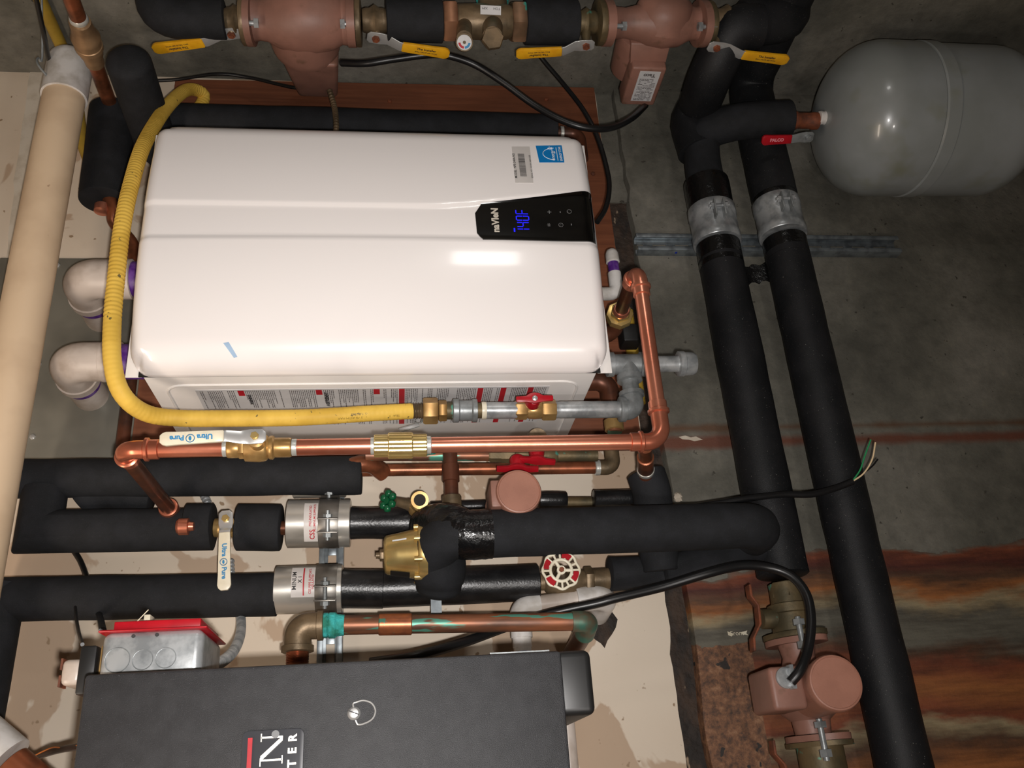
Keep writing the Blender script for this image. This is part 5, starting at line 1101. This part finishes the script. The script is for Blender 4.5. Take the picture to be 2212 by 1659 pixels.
# labelled pump
P2 = thing('circulator_pump', 'reddish brown circulator pump with a silver label on its box, top right of the heater', 'pump', RT(1415))
b = MB(); RT.prof(b, [(1316, 78), (1330, 66), (1350, 62), (1375, 74), (1395, 92), (1430, 104), (1465, 96), (1485, 74), (1500, 66), (1514, 76)], 40); c_ = RT(1432)
lathe(b, c_ + V((0.004, 0.01, 0)), (0.35, -0.95, 0), [(0, 0.056), (0.030, 0.056), (0.048, 0.050), (0.060, 0.034), (0.064, 0.01)], 40)
vflange(b, RT, 1301, 1318, RT.r(1310, 140), RT.r(1310, 96)); vflange(b, RT, 1506, 1521, RT.r(1515, 140), RT.r(1515, 96)); emit('volute', b, PUMP, P2, ang=35)
b = MB(); cA = at(1400, 88, 1.28); frustum(b, at(1402, 70, 1.26), at(1395, 116, 1.30), (0.03, 0.040), (0.03, 0.036), None, X_, Z_); lathe(b, at(1385, 70, 1.27), (0, 1, 0), [(0, 0.045), (0.03, 0.044), (0.10, 0.040)], 36); emit('motor', b, PUMP, P2, bevel=0.003)
xf = at(1400, 150, 1.295).x; z0_, z1_ = at(1440, 135, 1.29).z, at(1366, 135, 1.29).z
yE = 1.295 + (1.415-1.295)
lz = lambda px, py: atX(px, py, xf)
yE = lz(1375, 228).y
b = MB(); box(b, (xf, 1.292, z0_), (xf+0.045, yE, z1_)); cb = emit('control_box', b, PUMP, P2, bevel=0.005, bseg=3)
la, lb = lz(1428, 155), lz(1362, 217)
b = MB(); box(b, (xf-0.0008, min(la.y, lb.y), la.z), (xf, max(la.y, lb.y), lb.z)); lbz = emit('data_label', b, LABEL, cb); lbz['label'] = 'silver data label with small print'
bb0 = MB(); yy0, yy1 = min(la.y, lb.y), max(la.y, lb.y)
mcen = lambda yv: plane_map((xf-0.0011, yv, (la.z+lb.z)/2), -Z_, (0,-1,0))
mcen = lambda yv: plane_map((xf-0.0011, yv, (la.z+lb.z)/2), Z_, Y_)
text(bb0, 'Taco', 0.012, mcen(yy0+0.010), 0.0006)
yv = yy0 + 0.020
while yv < yy1-0.004:
    x = la.z + 0.004
    while x < lb.z-0.004:
        l = random.uniform(0.002, 0.009)
        if random.random() < 0.85: bb0.add([(xf-0.0011, yv, x), (xf-0.0011, yv, min(x+l, lb.z-0.004)), (xf-0.0011, yv+0.0016, min(x+l, lb.z-0.004)), (xf-0.0011, yv+0.0016, x)], [(0,1,2,3)])
        x += l + 0.0012
    yv += 0.0036
emit('label_print', bb0, GREYINK, lbz)
bolts(P2, RT, (1320, 1510), RT.r(1400, 112), (0, math.pi), 0.036)
# cables of the pumps
cable('power_cable', [(738,136,1.32),(790,137,1.30),(850,128,1.29),(930,118,1.28),(975,122,1.28),(1030,142,1.29),(1090,180,1.30),(1150,224,1.31),(1210,258,1.31),(1265,276,1.31),(1320,276,1.32),(1365,255,1.35),(1394,228,1.40)], 0.0068, CABLE, 'thick black cable hanging between the two upper pumps')
cable('power_cable', [(1160,112,1.36),(1180,138,1.37),(1220,185,1.38),(1262,240,1.38),(1292,300,1.38),(1312,370,1.38),(1316,410,1.37),(1308,450,1.36),(1290,480,1.35)], 0.0048, CABLE, 'thinner black cable curving round the top right heater corner')
# ================================================================== insulated mains along the foundation
rM = 0.0440
zp1, zp2 = 0.951, 0.808
def seg_x(name, xa, xb, z, r, mat, lab, Y=1.455, **k): return foam(name, [V((xa, Y, z)), V((xb, Y, z))], r, mat, lab, **k)
def X1(px, py, Y=1.455): return at(px, py, Y).x
foam('foam_insulation', [at(1640, 58, 1.235), at(1585, 58, 1.235), at(1535, 160, 1.31), at(1508, 235, 1.43), V((X1(1500, 262), 1.455, zp1+0.010)), V((X1(1515, 330), 1.455, zp1+0.002))], 0.044, FOAMD, 'black foam elbow dropping from the right end of the pump row', fr=0.04)
foam('foam_insulation', [V((1.41, 0.75, zp2+0.0)), V((1.41, 1.455, zp2)), V((X1(1650, 430), 1.455, zp2))], 0.047, FOAMD, 'outer black foam main turning the wall corner at top right', fr=0.05)
foam('foam_insulation', [V((RT(1600).x+0.12, YP, RT(1680).z-0.03)), V((RT(1600).x+0.02, YP, RT(1680).z-0.03)), V((RT(1600).x-0.0, YP, RT(1650).z+0.045))], 0.045, FOAMD, 'black foam bend at the top edge, right of the pump row', fr=0.03)
# branch to the tank
zt1 = at(1703, 262, 1.40).z; xb_ = at(1640, 262, 1.40).x
foam('foam_insulation', [V((X1(1520, 425), 1.455, zp1)), V((xb_-0.06, 1.455, zp1)), V((xb_+0.002, 1.44, zp1-0.005)), V((xb_, 1.40, zp1-0.07)), V((xb_, 1.39, zt1))], 0.038, FOAM, 'black foam elbow leading to the round grey tank', fr=0.045)
foam('damp_foam', [V((X1(1530, 395), 1.455, zp1)), V((X1(1540, 480), 1.455, zp1))], rM*1.05, TAPE, 'taped black sleeve above the left metal coupling')
foam('damp_foam', [V((X1(1670, 390), 1.455, zp2)), V((X1(1680, 480), 1.455, zp2))], rM*1.05, TAPE, 'taped black sleeve above the right metal coupling')
foam('damp_foam', [V((X1(1545, 530), 1.455, zp1)), V((X1(1560, 580), 1.455, zp1))], rM*1.00, TAPE, 'black tape band just below the left metal coupling')
foam('damp_foam', [V((X1(1700, 520), 1.455, zp2)), V((X1(1705, 562), 1.455, zp2))], rM*1.00, TAPE, 'black tape band just below the right metal coupling')
foam('damp_foam', [V((X1(1550, 560), 1.455, zp1)), V((X1(1690, 1245), 1.455, zp1-0.004))], rM, FOAMD, 'long damp black foam main ending at the old bronze valve', step=0.02, wob=0.002)
foam('damp_foam', [V((X1(1700, 545), 1.455, zp2)), V((-0.35, 1.455, zp2))], rM, FOAMD, 'long damp black foam main running to the bottom edge, lowest on the wall', step=0.02, wob=0.002)
for xa, za_, lab in ((X1(1540, 490), zp1, 'left grey metal coupling clamped on the black main, nearer the heater'), (X1(1690, 475), zp2, 'right grey metal coupling clamped on the outer black main, nearer the tank')):
    T = thing('pipe_coupling', lab, 'coupling', (xa, 1.455, za_), 'grey couplings on the strut')
    b = MB(); L = 0.085; R_ = rM*1.07
    lathe(b, (xa-L/2, 1.455, za_), X_, [(0, R_), (0.002, R_*1.03), (0.018, R_*1.03), (0.020, R_*1.0), (L-0.024, R_*1.0), (L-0.022, R_*1.03), (L-0.002, R_*1.03), (L, R_)], 56); emit('band', b, GALV, T)
    o1 = V((0, -1, 0.12)).normalized(); tz = X_.cross(o1)
    for s_ in (-1, 1):
        b = MB(); c = V((xa+0.006, 1.455, za_)) + o1*(R_+0.006) + tz*s_*0.009; obox(b, c, X_, o1, tz, 0.019, 0.012, 0.0016); emit('ear', b, GALVD, T, bevel=0.001)
    b = MB(); c = V((xa+0.012, 1.455, za_)) + o1*(R_+0.010); lathe(b, c - tz*0.020, tz, [(0, 0.0035), (0.040, 0.0035)], 12); lathe(b, c + tz*0.011, tz, [(0, 0.007), (0.006, 0.007)], 6); lathe(b, c - tz*0.017, tz, [(0, 0.007), (0.006, 0.007)], 6); emit('bolt', b, GALV, T)
strut('strut_channel', at(1930, 530, 1.55).z, at(1370, 530, 1.55).z, at(1400, 535, 1.55).x, False, 'level slotted steel strut on the concrete behind the two black mains', Y=1.55)
b = MB(); c = at(1459, 543, 1.54); lathe(b, c, -Y_, [(0, 0.006), (0.006, 0.006)], 10); o = emit('plastic_plug', b, M('blue_plastic', (20,50,160))); tag(o, 'tiny blue plastic plug inside the strut beside the left main', 'plug')
# plastic sheet scraps of tape between the mains
b = MB(); sg = [V((X1(1590, 560)+0.0, 1.49, zp1-0.03)), V((X1(1600, 570), 1.50, (zp1+zp2)/2)), V((X1(1620, 570), 1.49, zp2+0.03))]
pth = smooth(sg, 6); vs = []
for i, p in enumerate(pth): vs += [p + X_*(0.024+0.004*math.sin(i*1.7)) , p - X_*(0.016+0.004*math.cos(i*2.1)), p - X_*(0.016+0.004*math.cos(i*2.1)) + Y_*0.003, p + X_*0.022 + Y_*0.003]
fs = []
for i in range(len(pth)-1):
    for k in range(4): k2 = (k+1) % 4; fs.append((i*4+k, i*4+k2, (i+1)*4+k2, (i+1)*4+k))
fs += [(3,2,1,0), tuple((len(pth)-1)*4+k for k in range(4))]; b.add(vs, fs); o = emit('tape_wrap', b, TAPE); tag(o, 'loose black tape stretched between the two mains below the couplings', 'tape')
# ================================================================== expansion tank
tc = at(1990, 261, 1.375); RTK = rad(1985, 261, 1.375, 322)
T = thing('expansion_tank', 'round light grey expansion tank hanging at the top right', 'tank', (tc.x, tc.y, 0.25))
zt_ = at(1782, 261, 1.375).z; zb3 = at(2203, 261, 1.375).z
TG = M('tank_grey', (136,140,140), (126,130,128), rough=0.28, sc=6, coat=0.3, c3=(120,122,108), sc3=9, thr3=(0.58,0.75))
pr = []; Lt = zt_ - zb3; hd = 0.105
for k in range(0, 13): a = math.pi/2*k/12; pr.append((hd*(1-math.cos(a)), RTK*(0.06+0.94*math.sin(a)**0.85)))
zs_ = zt_ - at(2040, 261, 1.375-RTK*0.7).z
mid = Lt*0.43
pr += [(mid-0.020, RTK), (mid-0.017, RTK*0.988), (mid-0.014, RTK*1.008), (mid+0.012, RTK*1.01), (mid+0.015, RTK*0.985), (mid+0.019, RTK*0.985)]
for k in range(12, -1, -1): a = math.pi/2*k/12; pr.append((Lt - hd*(1-math.cos(a)), RTK*0.985*(0.06+0.94*math.sin(a)**0.85)))
b = MB(); lathe(b, (tc.x, tc.y, zt_), -Z_, pr, 96); emit('shell', b, TG, T, ang=30)
b = MB(); zn = at(1800, 262, 1.375).z; lathe(b, (tc.x, tc.y, zt_+0.012), -Z_, [(0, 0.0135), (0.004, 0.0145), (0.008, 0.0132), (0.012, 0.0145), (0.022, 0.0145)], 24); emit('inlet', b, PVCW, T)
b = MB(); lathe(b, (tc.x, tc.y, zb3+0.01), -Z_, [(0, 0.030), (0.05, 0.030)], 28); emit('base_stub', b, WHITE2, T)
T = thing('tank_valve', 'rusty bronze valve with a red lever feeding the grey tank', 'valve', at(1745, 262, 1.39))
b = MB(); zv0, zv1 = zt1-0.0, zt_+0.010; lathe(b, (tc.x, 1.385, zv0+0.004), -Z_, [(0, 0.017), (0.004, 0.019), (0.012, 0.019), (0.016, 0.0165), (zv0-zv1-0.012, 0.0165), (zv0-zv1-0.010, 0.018), (zv0-zv1+0.003, 0.018)], 24); emit('body', b, RUST, T)
s_ = at(1745, 296, 1.36); e_ = at(1648, 306, 1.36); lever(T, s_, e_, (-0.9, -0.45, 0), 0.021, REDP, jog=0.006, split=0.38, metal=GALVD, nut=GALVD, txt=[('PALCO', 0, 0.009, 0.0004)], tmat=M('pink_print', (224,140,150)), tflip=-1)
# ================================================================== bronze valve and pump at the lower right
xv = lambda py, px=1700: at(px, py, 1.455).x
T = thing('flanged_valve', 'old bronze flanged valve with a rusty lever at the end of the damp main', 'valve', (xv(1330), 1.455, zp1-0.005))
zv = zp1 - 0.004
b = MB(); X0 = xv(1262); pr_ = [(0, 0.028), (0.02, 0.028), (X0-xv(1305), 0.029), (X0-xv(1308), 0.036), (X0-xv(1326), 0.036), (X0-xv(1328), 0.033), (X0-xv(1366), 0.034), (X0-xv(1368), 0.036)]
lathe(b, (X0, 1.455, zv), -X_, pr_, 32); lathe(b, (xv(1335), 1.455, zv), Z_, [(0, 0.018), (0.052, 0.016)], 20); emit('body', b, BRONZEG, T)
b = MB(); lathe(b, (X0+0.002, 1.455, zv), -X_, [(0, 0.025), (0.025, 0.029)], 6); emit('hex_end', b, BRONZEG, T)
def xflange(b, x0, x1, rl, rs_, z=zv, u=(0, -0.8, -0.6)):
    u = V(u).normalized(); v_ = X_.cross(u); n = 40; vs = []; fs = []
    for x in (x0, x1):
        for k in range(n): a = 2*math.pi*k/n; vs.append(V((x, 1.455, z)) + u*math.cos(a)*rl + v_*math.sin(a)*rs_)
    for k in range(n): fs.append((k, (k+1) % n, n+(k+1) % n, n+k))
    fs += [tuple(range(n))[::-1], tuple(range(n, 2*n))]; b.add(vs, fs)
b = MB(); xflange(b, xv(1368), xv(1380), 0.056, 0.038); emit('flange', b, BRONZEG, T, bevel=0.001)
lp = [at(1613, 1265, 1.42), at(1617, 1290, 1.42), at(1632, 1310, 1.42), at(1636, 1350, 1.42), at(1622, 1380, 1.42), at(1624, 1408, 1.42)]
b = MB(); vs = []; fs = []
for p in lp: vs += [p - Y_*0.010, p + Y_*0.010, p + Y_*0.010 - Z_*0.004, p - Y_*0.010 - Z_*0.004]
for i in range(len(lp)-1):
    for k in range(4): k2 = (k+1) % 4; fs.append((i*4+k, i*4+k2, (i+1)*4+k2, (i+1)*4+k))
fs += [(3,2,1,0), tuple((len(lp)-1)*4+k for k in range(4))]; b.add(vs, fs); lv = emit('lever', b, RUST, T, bevel=0.001); lv['label'] = 'bent rusty lever'
P3 = thing('circulator_pump', 'reddish brown circulator pump with round end cap at the lower right', 'pump', (xv(1480), 1.455, zv))
b = MB(); xflange(b, xv(1381), xv(1394), 0.054, 0.037); lathe(b, (xv(1394), 1.455, zv), -X_, [(0, 0.030), (0.02, 0.026), (xv(1394)-xv(1440), 0.03), (xv(1394)-xv(1470), 0.055), (xv(1394)-xv(1530), 0.055), (xv(1394)-xv(1560), 0.03), (xv(1394)-xv(1590), 0.028)], 36); xflange(b, xv(1592), xv(1606), 0.054, 0.037, z=zv-0.006); emit('volute', b, PUMP, P3)
capc = at(1806, 1474, 1.30); rcap = rad(1806, 1474, 1.30, 120)
cap_pump(P3, capc, (0.05, -1, 0.05), rcap, 0.10)
b = MB(); z1_, z0_ = at(1667, 1490, 1.33).z, at(1742, 1490, 1.33).z; x1_, x0_ = at(1700, 1438, 1.33).x, at(1705, 1534, 1.33).x
box(b, (x0_, 1.33, z0_), (x1_, 1.42, z1_+0.0)); cb = emit('control_box', b, PUMP, P3, bevel=0.007, bseg=4)
b = MB(); cc = at(1698, 1464, 1.328); lathe(b, cc + Y_*0.004, -Y_, [(0, 0.0155), (0.006, 0.0155), (0.008, 0.013)], 28); obox(b, cc - Y_*0.006 - Z_*0.006, X_, Y_, Z_, 0.017, 0.006, 0.003); emit('cable_gland', b, GALV, cb)
def sbolt(T, x, z, L=0.05, Y=1.41):
    b = MB(); lathe(b, (x+L/2, Y, z), -X_, [(0, 0.0048), (L, 0.0048)], 12); lathe(b, (x+L/2-0.004, Y, z), -X_, [(0, 0.010), (0.009, 0.010)], 6); lathe(b, (x-L/2+0.016, Y, z), -X_, [(0, 0.010), (0.011, 0.010)], 6); emit('bolt', b, GALVD, T)
sbolt(P3, xv(1380), at(1733, 1385, 1.41).z, 0.055)
T = thing('flanged_valve', 'second bronze flanged valve at the bottom edge below the round pump cap', 'valve', (xv(1640), 1.455, zv))
b = MB(); xflange(b, xv(1607), xv(1618), 0.056, 0.038, z=zv-0.006); lathe(b, (xv(1618), 1.455, zv-0.006), -X_, [(0, 0.036), (0.1, 0.036)], 32); emit('body', b, BRONZEG, T)
sbolt(T, xv(1605), at(1778, 1600, 1.41).z, 0.06)
b = MB(); lp = [at(1664, 1600, 1.42), at(1668, 1630, 1.42), at(1688, 1652, 1.42), at(1700, 1690, 1.42)]; vs = []; fs = []
for p in lp: vs += [p - Y_*0.010, p + Y_*0.010, p + Y_*0.010 - Z_*0.004, p - Y_*0.010 - Z_*0.004]
for i in range(len(lp)-1):
    for k in range(4): k2 = (k+1) % 4; fs.append((i*4+k, i*4+k2, (i+1)*4+k2, (i+1)*4+k))
fs += [(3,2,1,0), tuple((len(lp)-1)*4+k for k in range(4))]; b.add(vs, fs); emit('lever', b, RUST, T, bevel=0.001)
# ================================================================== loose cables low on the right
cable('power_cable', [(800,1432,1.34),(900,1416,1.325),(1000,1388,1.36),(1100,1352,1.395),(1190,1325,1.40),(1290,1303,1.385),(1330,1292,1.38),(1430,1268,1.375),(1530,1238,1.36),(1600,1222,1.36),(1660,1226,1.36),(1710,1245,1.35),(1742,1285,1.34),(1752,1340,1.33),(1746,1400,1.32),(1730,1445,1.31),(1708,1474,1.315)], 0.0075, CABLE, 'long thick black cable running from the boiler to the lower right pump')
T = thing('cut_cable', 'black cable draped over the mains with bare green and white wires', 'cable', at(1740, 1068, 1.40))
b = MB(); tube(b, smooth([at(1500,1095,1.41), at(1560,1086,1.405), at(1620,1076,1.40), at(1690,1068,1.40), at(1750,1068,1.40), at(1800,1056,1.40), at(1842,1040,1.395)], 8), 0.0058, 14); emit('jacket', b, CABLE, T)
for pts_, m_ in (([(1840,1041,1.395),(1858,1015,1.39),(1868,985,1.385),(1881,950,1.38)], GREENW), ([(1840,1041,1.395),(1866,1022,1.39),(1884,992,1.385),(1891,956,1.38)], WHITEW), ([(1842,1038,1.395),(1868,1020,1.40),(1885,1006,1.40),(1896,992,1.40)], CABLE)):
    b = MB(); tube(b, smooth([at(*p) for p in pts_], 8), 0.0015, 10); emit('wire', b, m_, T)

b = MB(); p_ = at(272, 900, 1.50); lathe(b, V((p_.x+0.10, 1.50, p_.z)), -X_, [(0, 0.0112), (0.24, 0.0112)], 24); o = emit('brown_pipe', b, COPPERB); tag(o, 'dark brown copper pipe on the wall just right of the grey metal sheet', 'pipe')
b = MB(); c = at(1465, 1073, 1.548); vs = []
for i in range(3):
    pass
lathe(b, c + Y_*0.004, -Y_, [(0, 0.011), (0.006, 0.0095), (0.010, 0.0055), (0.012, 0.002)], 14, sx=0.75, ref=Z_)
b.v = [v + V((noise.noise(v*180), 0, noise.noise(v*210)))*0.004 for v in b.v]; o = emit('plaster_lump', b, TAPEJ, ang=20); tag(o, 'white lump of plaster on the concrete beside the upright foam sleeve', 'plaster lump')
b = MB()
def blob(pts): prism(b, [at(x, y, 1.5498) for x, y in pts], (0, -0.0006, 0))
blob([(1571,1364),(1580,1367),(1584,1371),(1580,1375),(1573,1372)]); o = emit('paint_mark', b, WVINYL); tag(o, 'white painted mark on the stained concrete, by the rusty lever', 'paint mark')
b = MB(); blob([(1600,1366),(1614,1362),(1612,1368),(1616,1372),(1603,1370)]); emit('stroke', b, WVINYL, o)
b = MB(); text(b, 'Front', 0.011, plane_map(at(1592, 1368, 1.549), -Z_, X_)); emit('stroke', b, WVINYL, o)
b = MB(); blob([(1466,944),(1480,941),(1492,945),(1503,943),(1518,950),(1500,953),(1488,950),(1474,949)]); o = emit('paint_mark', b, TAPEJ); tag(o, 'whitish smear on the concrete right of the bright copper corner', 'paint mark')
b = MB(); p0, p1 = at(862, 930, 1.40), at(905, 917, 1.40); d = (p1-p0).normalized(); obox(b, (p0+p1)/2, d, d.cross(-Y_), Y_, (p1-p0).length/2, 0.0035, 0.0016)
o = emit('steel_clip', b, CHROME, bevel=0.0005); tag(o, 'small bright steel clip hanging under the yellow hose end', 'clip')
b = MB(); tube(b, smooth([at(890,905,1.36), at(896,912,1.37), at(908,914,1.38), at(912,904,1.36), at(905,900,1.35)], 5), 0.001, 8); emit('wire_loop', b, CHROME, o)
for px, py, h in ((1527, 388, 0.012), (1529, 403, 0.005)):
    b = MB(); r_ = 0.0392; c = V((X1(px, py, 1.42), 1.455, at(px, py, 1.418).z)); vs = []
    n_ = (c + V((0,-1,0))*0 - CAM); n_ = V((0, -1, (c.z - zp1)/0.04)).normalized()
    lathe(b, V((c.x, 1.455, zp1)) + n_*(r_-0.0012), n_, [(0, 0.0042), (0.001, 0.004), (0.0016, 0.002)], 10, sx=h/0.006, ref=X_); o = emit('paint_drip', b, WVINYL); tag(o, 'white drip on the foam elbow above the left coupling, ' + ('larger of the two' if h > 0.01 else 'smaller of the two'), 'paint drip')
